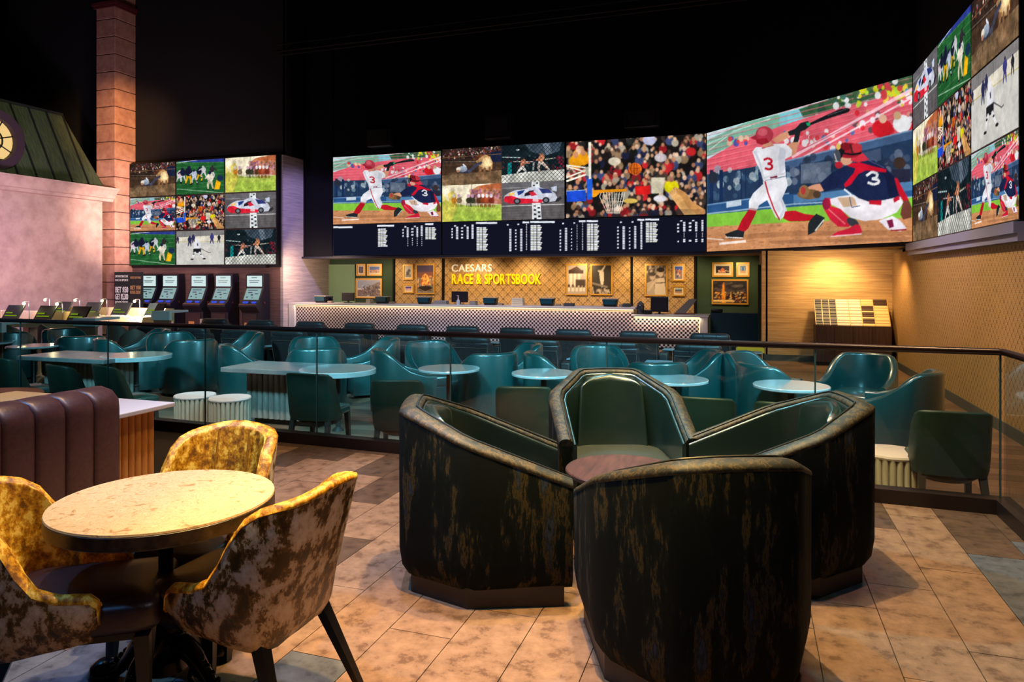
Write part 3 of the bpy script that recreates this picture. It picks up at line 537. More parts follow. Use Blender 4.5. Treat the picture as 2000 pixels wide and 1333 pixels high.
def pic_football():
    p = Pic(160, 104, ((580, 90), (1125, 50), (1125, 450), (580, 480)), (34, 92, 46)); p.poly([(580, 90), (1130, 40), (1130, 90), (800, 100)], (44, 60, 140))
    for k in range(8): p.line([(580, 115+k*50), (1125, 95+k*44)], 3, (190, 214, 190), .35)
    p.line([(580, 110), (860, 66)], 5, (230, 236, 230)).line([(590, 410), (1120, 450)], 4, (200, 224, 200))
    N = (28, 30, 54); Y = (230, 170, 20); S = (196, 196, 196)
    def man(x, y, c, pants, r=1.0, d=1):
        p.limb([(x-8*d, y+80*r), (x-22*d, y+125*r), (x-34*d, y+160*r)], (30*r, 18*r, 12*r), pants).limb([(x+8*d, y+80*r), (x+26*d, y+120*r), (x+22*d, y+165*r)], (30*r, 20*r, 12*r), pants).ell(x, y+45*r, 34*r, 44*r, c).ell(x+6*d, y, 16*r, 17*r, c if pants == S else (30, 32, 60)).limb([(x+20*d, y+30*r), (x+52*d, y+56*r)], (20*r, 13*r), c).ell(x-34*d, y+166*r, 12, 7, (24, 24, 26)).ell(x+24*d, y+170*r, 12, 7, (24, 24, 26))
    man(612, 205, (200, 180, 190), S, .8); man(655, 180, N, (190, 190, 196), .9, -1); man(720, 160, N, Y, 1.15); man(785, 195, (180, 190, 206), (186, 190, 200), .9, -1); man(845, 165, N, Y, .9); man(890, 150, (206, 206, 210), S, .75, -1); man(985, 145, (44, 40, 44), S, .8); man(965, 220, (206, 196, 180), (200, 190, 160), 1.15, -1)
    p.poly([(1035, 300), (1085, 330), (1070, 410), (1010, 410)], Y).ell(1080, 280, 36, 34, (30, 50, 80))
    return p.mottle(.25).blur(1).noise(6)
def pic_hockey():
    p = Pic(160, 104, ((585, 885), (1125, 870), (1125, 1260), (585, 1260)), (206, 204, 196)); p.poly([(585, 880), (1125, 865), (1125, 930), (585, 960)], (130, 126, 126)).poly([(585, 955), (1125, 925), (1125, 1000), (585, 1000)], (222, 214, 196)).line([(585, 1004), (1125, 1000)], 5, (190, 170, 90))
    for x in range(620, 1120, 60): p.line([(x, 890), (x, 950)], 3, (90, 90, 94))
    for x, y, c, r in ((600, 960, (50, 50, 80), .6), (735, 960, (44, 46, 84), .9), (775, 940, (50, 50, 90), .8), (985, 930, (60, 60, 120), .9), (1065, 940, (40, 40, 44), .7)):
        p.ell(x, y-16*r, 10*r, 11*r, (40, 40, 70)).ell(x, y+20*r, 26*r, 34*r, c).limb([(x-6, y+46*r), (x-20*r, y+100*r)], (20*r, 9*r), c).limb([(x+6, y+46*r), (x+16*r, y+104*r)], (20*r, 9*r), c)
    p.ell(812, 980, 18, 18, (226, 226, 230)).poly([(782, 1005), (812, 985), (850, 1000), (865, 1080), (780, 1085)], (226, 226, 232)).line([(820, 1020), (826, 1050)], 10, (50, 50, 60)).poly([(775, 1080), (862, 1078), (860, 1130), (775, 1125)], (34, 34, 38)).limb([(795, 1125), (775, 1160), (768, 1192)], (24, 20, 14), (230, 230, 232)).limb([(845, 1125), (870, 1155), (892, 1185)], (24, 20, 14), (230, 230, 232))
    for x, y in ((780, 1140), (860, 1142)): p.ell(x, y, 12, 6, (40, 40, 44))
    p.ell(762, 1198, 18, 8, (40, 40, 44)).ell(898, 1192, 18, 9, (40, 40, 44)).line([(852, 1075), (950, 1126), (972, 1120)], 6, (60, 60, 64))
    return p.mottle(.12).noise(5)
def board(w_, h, x0, x1, y0, y1, k, ox, oy, heads, cols, rows):
    """odds board: bars and columns of small white marks, traced in crop pixels (scale k, offset)"""
    p = Pic(w_, h, ((x0, y0[0]), (x1, y0[1]), (x1, y1[1]), (x0, y1[0])), (18, 20, 36)); f = lambda x, y: (ox+x*k, oy+y*k)
    def q(a, b, c, d, col, al=1): p.poly([f(a, b), f(c, b), f(c, d), f(a, d)], col, al)
    for a, c, b in heads: q(a, b-9, c, b+9, (236, 240, 250))
    for cx, y, n, dy, ww, hh in cols:
        for i in range(n): q(cx-ww/2, y+i*dy-hh/2, cx+ww/2, y+i*dy+hh/2, (232, 236, 246))
    for a, c, y, n, dy in rows:
        for i in range(n):
            jag = (0, 12, 4, 0, 16, 8)[i % 6]
            for s0, s1 in ((0, .30), (.34, .60), (.66, 1)): q(a+(c-a)*s0, y+i*dy-dy*.38, a+(c-a)*s1+(jag if s1 == 1 else 0), y+i*dy+dy*.38, (226, 230, 216) if i % 2 else (240, 242, 250))
    return p
# ------------------------------------------------------------------ pictures as meshes (one per picture, shared by every screen that shows it)
ME_P = {'baseball': pic_baseball(), 'basket': pic_basket(), 'rodeo': pic_rodeo(), 'fight': pic_fight(), 'race': pic_race(), 'car': pic_car(), 'football': pic_football(), 'hockey': pic_hockey()}
ME_P['board_left'] = board(230, 64, 650, 863, (438, 434), (499, 497), .185, 640, 420, [(60, 265, 122), (530, 710, 110), (1038, 1122, 97)],
    [(830, 122, 1, 1, 18, 14), (930, 120, 1, 1, 18, 14), (805, 155, 3, 32, 12, 18), (855, 137, 6, 17, 20, 14), (855, 240, 5, 20, 8, 8), (905, 145, 3, 32, 22, 16), (905, 245, 4, 22, 8, 10), (955, 135, 6, 17, 20, 14), (1003, 118, 7, 16, 20, 14), (955, 240, 5, 19, 9, 8), (1003, 240, 5, 19, 9, 8)],
    [(540, 624, 146, 11, 17.6), (1040, 1138, 136, 8, 16)])
ME_P['board_mid'] = board(540, 72, 866, 1379, (434, 419), (497, 493), .195, 1000, 420, [(-364, -157, 74), (92, 155, 68), (168, 410, 64), (650, 715, 55), (725, 840, 54), (1238, 1308, 40), (1320, 1460, 37)],
    [(-565, 104, 1, 1, 18, 14), (-470, 102, 1, 1, 18, 14), (-594, 135, 4, 28, 12, 16), (-545, 120, 8, 16, 20, 13), (-497, 126, 4, 32, 20, 14), (-444, 118, 8, 16, 20, 13), (-397, 98, 9, 16, 20, 13), (-53, 92, 1, 1, 18, 14), (50, 88, 1, 1, 18, 14), (-28, 140, 14, 16.5, 20, 13),
     (25, 148, 7, 32, 14, 16), (78, 140, 14, 16.5, 20, 13), (130, 90, 16, 17, 9, 8), (492, 78, 1, 1, 18, 14), (604, 74, 1, 1, 18, 14), (465, 150, 7, 33, 14, 18), (521, 130, 14, 17, 22, 13), (576, 135, 7, 34, 8, 12), (632, 95, 16, 17, 7, 7), (687, 75, 17, 17, 10, 8),
     (1072, 65, 1, 1, 18, 14), (1190, 62, 1, 1, 18, 14), (1043, 117, 7, 35, 16, 18), (1100, 115, 14, 17, 22, 13), (1160, 125, 7, 35, 12, 14), (1217, 110, 14, 17, 22, 13), (1279, 65, 17, 17, 20, 12), (1687, 50, 1, 1, 20, 14), (1810, 47, 1, 1, 20, 14), (1655, 88, 3, 36, 18, 18), (1655, 266, 1, 1, 14, 16),
     (1717, 68, 6, 17, 22, 13), (1717, 180, 3, 18, 8, 8), (1717, 246, 2, 18, 22, 14), (1778, 75, 3, 36, 26, 18), (1778, 258, 1, 1, 24, 18), (1842, 66, 6, 17, 22, 13), (1842, 180, 3, 18, 8, 8), (1842, 246, 2, 18, 22, 14), (1905, 48, 7, 17, 22, 14), (1905, 180, 3, 18, 9, 8), (1905, 246, 2, 18, 22, 14)],
    [(-357, -264, 124, 14, 17), (170, 268, 102, 15, 17.4), (732, 836, 88, 16, 17.4), (1326, 1430, 74, 12, 17.4)])
ME_P = {k: v.mesh('picture_'+k, SCREEN) for k, v in ME_P.items()}
# ------------------------------------------------------------------ floors
CX0, CY0 = 1.64, 5.56                                     # corner of the railing
def rail_y(x): return CY0+(CX0-x)*.036
XL = -11.5
floor = struct('floor', MB().prism([(XL, -3.0), (CX0, -3.0), (CX0, CY0), (XL, rail_y(XL))], LZ, -.012), mat('dark_grout', (44, 36, 32), .8))
TW, TL = .305, .915
cells = {}; n = 0; tcache = {}
dark_zone = lambda x, y: (rail_y(x)-y < .42 and -6 < x < 3) or (x > 1.16 and y > 2.2)
xi = -15
for i in range(-14, 6):
    x0 = i*TW-.02
    for j in range(0, 10):
        y0 = -.2+j*TL+(i % 3)*TL/3
        for key in ((x0, y0),):
            xc, yc = x0+TW/2, y0+TL/2
            d = -xc*ST+yc*CT; s = xc*CT+yc*ST
            if d < 1.2 or abs(s) > d*.80+.5: continue
            a = rail_y(x0)-.0; top = min(y0+TL-.004, a-.012); right = min(x0+TW-.004, CX0-.01)
            if top-y0 < .05 or right-x0 < .05: continue
            sz = (round(right-x0, 3), round(top-y0, 3))
            k = .0
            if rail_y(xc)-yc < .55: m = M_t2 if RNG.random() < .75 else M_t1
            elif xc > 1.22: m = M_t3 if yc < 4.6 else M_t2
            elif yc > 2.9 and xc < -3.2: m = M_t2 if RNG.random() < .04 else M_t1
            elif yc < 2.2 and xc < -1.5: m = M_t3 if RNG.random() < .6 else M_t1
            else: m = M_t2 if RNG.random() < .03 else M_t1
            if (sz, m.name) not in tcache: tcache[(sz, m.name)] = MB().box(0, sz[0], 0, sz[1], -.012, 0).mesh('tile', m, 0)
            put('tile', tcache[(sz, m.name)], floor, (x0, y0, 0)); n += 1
floor2 = struct('floor', MB().box(-30, 6, -3, 30, LZ-.2, LZ-.01), mat('plank_bed', (50, 38, 32), .8))
PW, PL = .23, 1.85
pc = [MB().box(0, PL-.004, 0, PW-.004, -.01, 0).mesh('plank', m, 0) for m in (M_p1, M_p2)]
near = []; far = MB(); far2 = MB()
for j in range(-6, 86):
    y = 4.9+(j-6)*PW if j > 5 else 4.9-(6-j)*PW
    for i in range(-12, 4):
        x = i*PL+(j*.61) % PL-.4
        if x > 2.93: continue
        xe = min(PL, 2.94-x)
        if y < rail_y(x)-.25 and x+PL < CX0+.1: continue
        cx_, cy_ = x+PL/2, y; d = -cx_*ST+cy_*CT; s = cx_*CT+cy_*ST
        if d < .8 or abs(s) > .78*d+2: continue
        if y < 12.2 and -9.6 < x: near.append((x, y, j, i, xe))
        elif x > -20: (far if (i*7+j*3) % 5 else far2).box(x, x+xe-.005, y, y+PW-.005, LZ-.01, LZ)
near.sort(key=lambda t: t[1]); 
for k, (x, y, j, i, xe) in enumerate(near):
    if k < 290:
        me = pc[0 if (i*5+j*3) % 4 else 1]
        if xe < PL: me = MB().box(0, xe-.004, 0, PW-.004, -.01, 0).mesh('plank', M_p1 if (i+j) % 3 else M_p2, 0)
        put('plank', me, floor2, (x, y, LZ))
    else: (far if (i*7+j*3) % 5 else far2).box(x, x+xe-.005, y, y+PW-.005, LZ-.01, LZ)
o = obj('plank', far, M_p1, floor2, 0); o['kind'] = 'stuff'; o = obj('plank', far2, M_p2, floor2, 0); o['kind'] = 'stuff'
# ------------------------------------------------------------------ walls
YM = 19.285; XR = 2.945; YK = 18.24; XF = -19.57; YB = 20.75; ZB = 2.19; XK = -13.58
struct('ceiling', MB().box(-30, 6, -3, 30, 13, 13.2), M_navy)
struct('wall_upper', MB().box(XK-.02, -1.06, YM+.06, YM+.3, ZB, 13), M_dark)
struct('wall_diagonal', MB().prism([(-1.06, YM+.06), (XR+.06, 14.95), (XR+.25, 15.1), (-.86, YM+.3), (-1.06, YM+.3)], ZB, 13), M_dark)
struct('wall_right_upper', MB().box(XR+.06, XR+.3, 2.0, 15.1, 2.1, 13), M_dark)
struct('wall_right', MB().box(XR, XR+.3, -2.0, 17.2, LZ, 2.1), M_wpright)
struct('ceiling', MB().prism([(XK, YM+.02), (-1.02, YM+.02), (XR+.1, 14.99), (XR+.3, 17.4), (1.0, 21.1), (XK, 21.1)], ZB, ZB+.05), mat('cream_soffit', (120, 104, 80), .8), label='cream soffit over the counter')
# navy fascia under the screens, lavender-lit ledge under the side screens
fa = struct('trim_1', MB().box(XK, -1.0, YM-.10, YM+.12, ZB-.01, 2.245), M_fascia)
struct('trim_1', MB().box(XK, -12.52, YM-.01, YM+.06, 2.2, 9.0), M_dark)
dv = Vector((XR+1.044, 14.943-YM, 0)); LD = dv.length; dv.normalize(); dn = Vector((-dv.y, dv.x, 0))*-1
def dg(u, v, z=0): return (-1.044+dv.x*u+dn.x*v, YM+dv.y*u+dn.y*v, z)
struct('trim_2', MB().prism([dg(-.03, .10)[:2], dg(LD+.05, .10)[:2], dg(LD+.05, -.12)[:2], dg(-.03, -.12)[:2]], ZB-.01, 2.245), M_fascia)
struct('trim_3', MB().prism([(XR+.1, 14.95), (XR-.14, 14.86), (XR-.14, 9.2), (XR+.1, 9.2)], 2.09, 2.22).box(XR-.10, XR+.1, 9.2, 14.9, 2.0, 2.09), M_ledge)
struct('wall_back', MB().box(ax(770, YB), ax(1358, YB), YB, YB+.2, LZ, ZB), M_wpback)
struct('wall_back_left', MB().box(XK, ax(770, YB)-.0, YB+.04, YB+.24, LZ, ZB), M_greenwall)
struct('wall_back_panel', MB().box(ax(642, YB), ax(694, YB), YB-.03, YB+.03, LZ, 2.02), M_palegreen)
struct('wall_back_right', MB().box(ax(1358, YB), .6, YB+.04, YB+.24, LZ, ZB), M_greenwall)
for px_ in (770, 866, 1234, 1358): struct('trim_4', MB().box(ax(px_, YB)-.035, ax(px_, YB)+.035, YB-.05, YB+.02, LZ, ZB), M_dark)
YN = 16.95
struct('wall_nook', MB().box(.38, XR+.2, YN, YN+.2, LZ, ZB).box(.30, .42, YN, YB+.2, LZ, ZB), M_grassgold)
struct('door_1', MB().box(.24, .30, 18.3, 19.3, LZ, 1.9), M_greenwall)
struct('baseboard_right', MB().box(XR-.02, XR+.01, -2, YN, LZ, LZ+.14), M_base)
struct('baseboard_nook', MB().box(.36, XR, YN-.02, YN, LZ, LZ+.14), M_base)
struct('wall_kiosk', MB().box(XF, XK-.1, YK, YK+.3, LZ, 5.40), M_grassbrown)
struct('wall_kiosk_upper', MB().box(XF-6, XK+.02, YK+.12, YK+.4, 5.40, 13), mat('brown_black_paint', (16, 11, 12), .9))
struct('wall_return', MB().box(XK-.1, XK, YK-.002, YB+.1, LZ, 5.37), M_grassblue)
struct('wall_left_far', MB().box(-30, -29.8, -3, 24.2, LZ, 13), M_navy)
struct('wall_far', MB().box(-30, 6, 24, 24.2, LZ, 13), M_navy)
struct('wall_return_upper', MB().box(XK-.1, XK-.02, YK+.12, YM+.1, 5.37, 13), M_dark)
struct('wall_behind', MB().box(-30, 6, -3.2, -3, LZ, 13), M_navy)
struct('wall_right_far', MB().box(5.8, 6, -3, 24, LZ, 13), M_navy)
# ------------------------------------------------------------------ painted facade on the left
Y1 = 17.08
fac = struct('wall_left', MB().box(XF-.6, XF, 2.0, Y1, LZ, 4.05).box(XF-.6, XF, 18.45, YK+.3, LZ, 4.0).box(XF-1.6, XF-.86, 17.0, 18.6, LZ, 4.1), M_stucco)
def cornice(y0, y1, name='cornice'):
    prof = [(0, 4.00), (.10, 4.02), (.12, 4.10), (.17, 4.12), (.20, 4.20), (.32, 4.36), (.36, 4.38), (.36, 4.44), (-.2, 4.46), (-.2, 4.0)]
    return obj(name, MB().loft([[(XF+a, y0, z) for a, z in prof], [(XF+a, y1, z) for a, z in prof]]), M_stucco, fac, 30)
cornice(2.0, Y1+.32); cornice(18.38, YK+.02+.35)
def roof(y0, y1, label, hip, n, zt):
    t = thing('mansard_roof', label, 'roof', (XF, y0, 4.44)); W = (y1-y0)/n
    for k in range(n):                                        # each standing-seam panel, leaning back
        a, b = k*W, (k+1)*W; h = zt-4.44; L = 1.15
        sh = hip if k == n-1 else 0
        mb = MB().add([(0, a+.02, 0), (0, b-.02, 0), (-L, b-.02-sh, h), (-L, a+.02, h), (-.1, a+.02, -.02), (-.1, b-.02, -.02), (-L-.1, b-.02-sh, h-.02), (-L-.1, a+.02, h-.02)],
                      [(0, 1, 2, 3), (7, 6, 5, 4), (0, 4, 5, 1), (1, 5, 6, 2), (2, 6, 7, 3), (3, 7, 4, 0)])
        obj('roof_panel', mb, M_roof, t, 0)
        if k < n-1: obj('standing_seam', MB().add([(0.03, b-.025, 0), (.03, b+.025, 0), (-L+.03, b+.025, h), (-L+.03, b-.025, h), (-.1, b-.025, 0), (-.1, b+.025, 0), (-L-.1, b+.025, h), (-L-.1, b-.025, h)],
                      [(0, 1, 2, 3), (7, 6, 5, 4), (0, 4, 5, 1), (1, 5, 6, 2), (2, 6, 7, 3), (3, 7, 4, 0)]), mat('dark_seam', (18, 24, 24), .6), t, 0)
    obj('hip_panel', MB().add([(0, y1-y0, 0), (-1.3, y1-y0+.1, 0), (-1.5, y1-y0-hip-.2, zt-4.44), (-1.15, y1-y0-hip, zt-4.44)], [(0, 1, 2, 3)]), mat('dark_hip', (20, 26, 28), .7), t, 0)
    obj('roof_cap', MB().box(-1.35, -1.12, 0, y1-y0-hip, zt-4.46, zt-4.38), mat('dark_seam', (18, 24, 24), .6), t, 0)
    return t
roof(9.3, Y1+.1, 'large green metal mansard roof with a round lit window', .55, 14, 6.75)
roof(18.1, YK+1.5, 'small green roof piece between stone column and video wall', .9, 5, 6.5)
# round window of the roof
wy, wz = ay(-16, XF-.2, 272)
t = thing('round_window', 'round warm-lit window with dark purple rim in the green roof', 'window', (XF-.28, wy, wz))
def ringx(r0, r1, x0, x1, seg=32):
    return MB().loft([[(x, r*math.cos(2*PI*k/seg), r*math.sin(2*PI*k/seg)) for k in range(seg)] for x, r in ((x0, r1), (x1, r1), (x1, r0), (x0, r0))], caps=False)
obj('rim', ringx(.60, .84, -.3, .22), mat('plum_rim', (56, 34, 50), .6), t)
obj('pane', MB().loft([[(x, .61*math.cos(2*PI*k/32), .61*math.sin(2*PI*k/32)) for k in range(32)] for x in (.02, .05)]), M_glass_warm, t)
mb = MB()
for k in range(8): a = k*PI/4+.3; mb.tube([(.07, 0, 0), (.07, .6*math.cos(a), .6*math.sin(a))], .018, 6)
obj('muntin', mb, M_black, t); obj('muntin', ringx(.28, .31, .05, .09), M_black, t)
# stone column of stacked blocks
col = thing('stone_column', 'tall square column of pinkish stone blocks beside the green roof', 'column', (XF, 17.55, LZ))
hb = .575; z = 0; cb = {}
bm_ = MB().box(-.80, 0, 0, .86, .012, hb-.012).mesh('stone_block', M_block, 0)
k = 0
while z < 12.4-LZ:
    o = put('stone_block', bm_, col, (0, 0, z))
    b = o.modifiers.new('bevel', 'BEVEL'); b.width = .012; b.segments = 1; z += hb; k += 1
obj('core', MB().box(-.78, -.02, .02, .84, 0, 12.6), mat('column_joint', (70, 44, 38), .9), col, 0)
obj('band', MB().box(-.86, .06, -.06, .92, 10.72, 10.80).box(-.90, .10, -.10, .96, 10.80, 10.9), M_redtrim, col, 0)
# ------------------------------------------------------------------ screens
def panel(parent, name, P, ux, w_, h_, depth=.10, bez=.012, loc=(0, 0, 0)):
    """a lit panel: P picture mesh, ux unit direction of its width, loc its lower left corner; normal = ux turned clockwise"""
    rz = math.atan2(ux[1], ux[0])
    c = obj(name, MB().box(0, w_, .004, depth, 0, h_), M_black, parent, 0, loc=loc, rz=rz)
    o = put('picture', ME_P[P], c, (bez, 0.0, bez)); o.scale = (w_-2*bez, 1, h_-2*bez); return c
ZS0, ZS1, ZD = 2.256, 5.42, 3.25
xs = (-12.49, -8.70, -4.885, -1.05)
t = thing('video_screen', 'left screen over the counter showing a batter and catcher above an odds board', 'screen', (xs[0], YM, 0)); w_ = xs[1]-xs[0]-.03
panel(t, 'display_panel', 'baseball', (1, 0), w_, ZS1-ZD-.02, loc=(0, 0, ZD)); panel(t, 'odds_panel', 'board_left', (1, 0), w_, ZD-ZS0, loc=(0, 0, ZS0))
t = thing('video_screen', 'middle screen over the counter split into rodeo, cage fight, horse race and race car', 'screen', (xs[1], YM, 0)); w_ = (xs[2]-xs[1]-.04)/2; h_ = (ZS1-ZD)/2
for k, (P, a, b) in enumerate((('rodeo', 0, 1), ('fight', 1, 1), ('race', 0, 0), ('car', 1, 0))): panel(t, 'display_panel', P, (1, 0), w_, h_, bez=.0, loc=(a*w_, 0, ZD+b*h_))
t = thing('video_screen', 'right screen over the counter showing a basketball falling to the hoop', 'screen', (xs[2], YM, 0))
panel(t, 'display_panel', 'basket', (1, 0), xs[3]-xs[2], ZS1-ZD, loc=(0, 0, ZD))
t = thing('odds_board', 'wide black odds board of white figures under the middle and basketball screens', 'screen', (xs[1], YM, 0))
panel(t, 'odds_panel', 'board_mid', (1, 0), xs[3]-xs[1], ZD-ZS0-.02, loc=(0, 0, ZS0))
t = thing('video_screen', 'largest angled screen showing a batter mid-swing and a crouching catcher', 'screen', (-1.044, YM, 0))
panel(t, 'display_panel', 'baseball', (dv.x, dv.y), LD, ZS1-ZS0, loc=(0, 0, ZS0))
t = thing('video_wall', 'nine-panel video wall on the right-hand wall above the lavender-lit ledge', 'screen', (XR, 14.943, 0))
LW = (14.943-9.48)/3; HW = (ZS1-ZS0)/3
for r, row in enumerate((('rodeo', 'fight', 'baseball'), ('race', 'basket', 'hockey'), ('car', 'football', 'rodeo'))):
    for c, P in enumerate(row): panel(t, 'display_panel', P, (0, -1), LW-.004, HW-.004, loc=(0, -c*LW, ZS0+r*HW))
t = thing('video_wall', 'nine-panel video wall above the five betting kiosks', 'screen', (-19.52, YK-.16, 0)); LW = (19.52-13.70)/3; HW = (5.37-1.97)/3
for r, row in enumerate((('football', 'hockey', 'fight'), ('baseball', 'basket', 'car'), ('rodeo', 'football', 'race'))):
    for c, P in enumerate(row): panel(t, 'display_panel', P, (1, 0), LW-.01, HW-.01, .12, .02, loc=(c*LW, 0, 1.97+r*HW))
obj('mounting_frame', MB().box(-.06, 3*LW+.06, .12, .17, 1.90, 5.42).box(3*LW-2.2, 3*LW-.4, .0, .16, 1.88, 1.97), M_black, t, 0)
# dark speakers on the wall over the screens
for px_, py_, ww, hh, lb in ((748, 272, 50, 34, 'black wall speaker over the left screen'), (978, 250, 54, 48, 'black wall speaker over the middle screen'), (1255, 235, 66, 34, 'black wall speaker over the basketball screen')):
    x, z = ax(px_, YM, py_); k = YM/(((px_-1000)/F)*ST+CT)/F
    t = thing('wall_speaker', lb, 'speaker', (x, YM+.06, z), group='speakers over the screens'); W2, H2 = ww*k/2, hh*k/2
    obj('cabinet', MB().box(-W2, W2, -.35, -.04, -H2, H2), mat('speaker_black', (12, 13, 20), .5), t, 0, .02); obj('grille', MB().box(-W2*.75, W2*.75, -.37, -.35, -H2*.7, H2*.8), mat('speaker_grille', (8, 9, 14), .7), t, 0)
    obj('bracket', MB().box(-.05, .05, -.04, .0, -.1, .1), M_black, t, 0)
t = thing('lighting_truss', 'long thin black lighting bar high under the ceiling', 'truss', (-13, 17.0, 8.1))
mb = MB()
for yy, zz in ((0, 0), (.3, 0), (.15, .26)): mb.tube([(0, yy, zz), (16, yy, zz)], .03, 6)
for k in range(32): mb.tube([(k*.5, 0 if k % 2 else .3, 0), (k*.5+.5, .15, .26)], .014, 4)
obj('bar', mb, mat('truss_black', (26, 22, 22), .5, .5), t)
for k in range(2): obj('hanger', MB().tube([(3+k*10, .15, .26), (3+k*10, .15, 4.9)], .02, 6), M_black, t)
# ------------------------------------------------------------------ glass railing
t = thing('glass_railing', 'long glass railing with bronze handrail round the deck edge', 'railing', (0, 0, 0))
x0 = XL+.5
def along(x, o=0): return (x, rail_y(x)+o)
mb = MB().loft([[(x0, rail_y(x0)+a, z) for a, z in ((-.06, 0), (.05, 0), (.05, .10), (-.06, .10))], [(CX0+b, CY0+a, z) for a, b, z in ((-.06, -.06, 0), (.05, .05, 0), (.05, .05, .10), (-.06, -.06, .10))], [(CX0+b, .6, z) for b, z in ((-.06, 0), (.05, 0), (.05, .10), (-.06, .10))]])
obj('curb', mb, M_curb, t, 20)
mb = MB().tube([(x0, rail_y(x0), 1.09), (CX0-.03, CY0, 1.09), (CX0, CY0-.03, 1.09), (CX0, .6, 1.09)], .024, 12)
obj('handrail', mb, M_rail, t, 60)
pxs = [40, 211, 401, 619, 880, 1185, 1592]
seams = []
for p_ in pxs:
    t_ = (p_-1000)/F; # x where rail line meets the sight line
    x = -4.0
    for _ in range(30): x = ax(p_, rail_y(x))
    seams.append(x)
seams = [x0, seams[0]-1.5]+seams+[CX0-.02]
for a, b in zip(seams, seams[1:]):
    obj('glass_panel', MB().loft([[(a+.006, rail_y(a)+dy, z) for dy, z in ((-.006, .09), (.006, .09), (.006, 1.08), (-.006, 1.08))], [(b-.006, rail_y(b)+dy, z) for dy, z in ((-.006, .09), (.006, .09), (.006, 1.08), (-.006, 1.08))]]), M_glass, t, 0)
for a, b in ((CY0-.02, CY0-1.7), (CY0-1.712, CY0-3.4)): obj('glass_panel', MB().box(CX0-.006, CX0+.006, b, a, .09, 1.08), M_glass, t, 0)
for a in seams[1:]:
    obj('glass_seam', MB().box(a-.005, a+.005, rail_y(a)-.007, rail_y(a)+.007, .09, 1.07), mat('seam_dark', (60, 84, 90), .2, .3), t, 0)
# ------------------------------------------------------------------ furniture makers (front is +Y)
def shell(st, r=.03, zi_=None, taper=.0, cap=True):
    """st: (ox, oy, ix, iy, height, z_bottom); a padded wall with a rolled top following the plan"""
    rings = []
    for ox, oy, ix, iy, h, zb in st:
        o, i = Vector((ox, oy)), Vector((ix, iy)); n_ = (o-i); W = n_.length; n_.normalize(); md = (o+i)/2; rg = []
        P = [(o-n_*taper, zb), (o-n_*taper*.35, zb+.05), (o-n_*taper*.05, zb+.14 if h-zb > .25 else zb+(h-zb)*.5), (o, h-r)]
        for a in (30, 60, 90, 120, 150): P.append((md+n_*(W/2*math.cos(math.radians(a))), h-r+r*math.sin(math.radians(a))))
        P += [(i, h-r), (i, (h+zb)/2), (i, zb+.01)]
        rings.append([(p.x, p.y, z) for p, z in P])
    return MB().loft(rings, caps=cap)
def mirror(half):     # half: front-right round to the back centre -> whole, right to left
    return half+[(-a, b, -c, d, e, f) for a, b, c, d, e, f in reversed(half) if a > 1e-6]
def make_tub():
    t = thing('x', '', 'x')
    cs = [((.43, .41), (.345, .41), .615), ((.455, -.12), (.36, -.09), .82), ((.235, -.44), (.185, -.34), .935)]
    st = []; inn = []
    for k in range(2):
        (o0, i0, h0), (o1, i1, h1) = cs[k], cs[k+1]
        for q in (.0, .04, .35, .65, .92) if k == 0 else (.10, .35, .65, .92):
            f = lambda a, b: (a[0]+(b[0]-a[0])*q, a[1]+(b[1]-a[1])*q)
            o_, i_ = f(o0, o1), f(i0, i1); h = h0+(h1-h0)*q; st.append((*o_, *i_, h, .09))
    st.append((.21, -.45, .165, -.345, .937, .09)); st.append((.07, -.455, .06, -.347, .942, .09))
    full = mirror(st)
    obj('outer_shell', shell(full, .026, taper=.05), M_velvet, t, 60)
    # leather lining, arms and back as separate pads
    li = [(ix+(-.0 if True else 0), iy, ix*(.93), iy+(.02 if abs(ix) < .25 else .0), h-.028, .30) for ox, oy, ix, iy, h, zb in full]
    li = [(a*.998, b, c, d, h, z) for a, b, c, d, h, z in li]
    obj('lining', shell(li, .02), M_gleather, t, 60)
    rings = []
    for ox, oy, ix, iy, h, zb in full:
        n_ = Vector((ox-ix, oy-iy)); W = n_.length+.006; n_.normalize(); m_ = Vector(((ox+ix)/2, (oy+iy)/2)); r = .029
        rings.append([(m_.x+n_.x*W/2*math.cos(a), m_.y+n_.y*W/2*math.cos(a), h-.026+r*math.sin(a)) for a in np.linspace(-.5, PI+.5, 10)])
    obj('rim', MB().loft(rings), M_vtop, t, 60, label='green velvet rim with gold patches, tinted as lit')
    obj('piping', MB().tube([(ox*.18+ix*.82, oy*.18+iy*.82, h+.001) for ox, oy, ix, iy, h, zb in full], .005, 6), mat('dark_piping', (20, 22, 18), .5), t)
    bk = MB().cushion(-.245, .245, -.05, .05, 0, .53, .045, .0, 5, 7)
    def bend(x, y, z):
        top = max(0, z-.33)/.20; s = 1-.22*top**2.4; return (x*s, y*.8-.262-.055*(z/.53)+.10*(abs(x)/.245)**2*.8, z+.385-.05*(abs(x)/.245)**2*top)
    obj('back_cushion', bk.xf(bend), M_gleather, t, 60)
    obj('seat_cushion', MB().cushion(-.34, .34, -.28, .40, .26, .43, .05, .025, 5, 5), mat('dark_olive_leather', (54, 56, 44), .4, bump=.12, bscale=30), t, 60)
    obj('seat_base', MB().prism([(.36, .38), (.38, -.1), (.19, -.36), (-.19, -.36), (-.38, -.1), (-.36, .38)], .085, .28), M_velvet, t, 0)
    obj('plinth', MB().prism([(.39, .37), (.405, -.10), (.20, -.39), (-.20, -.39), (-.405, -.10), (-.39, .37)], 0, .10), mat('dark_brown_plinth', (30, 19, 16), .5), t, 0)
    return t
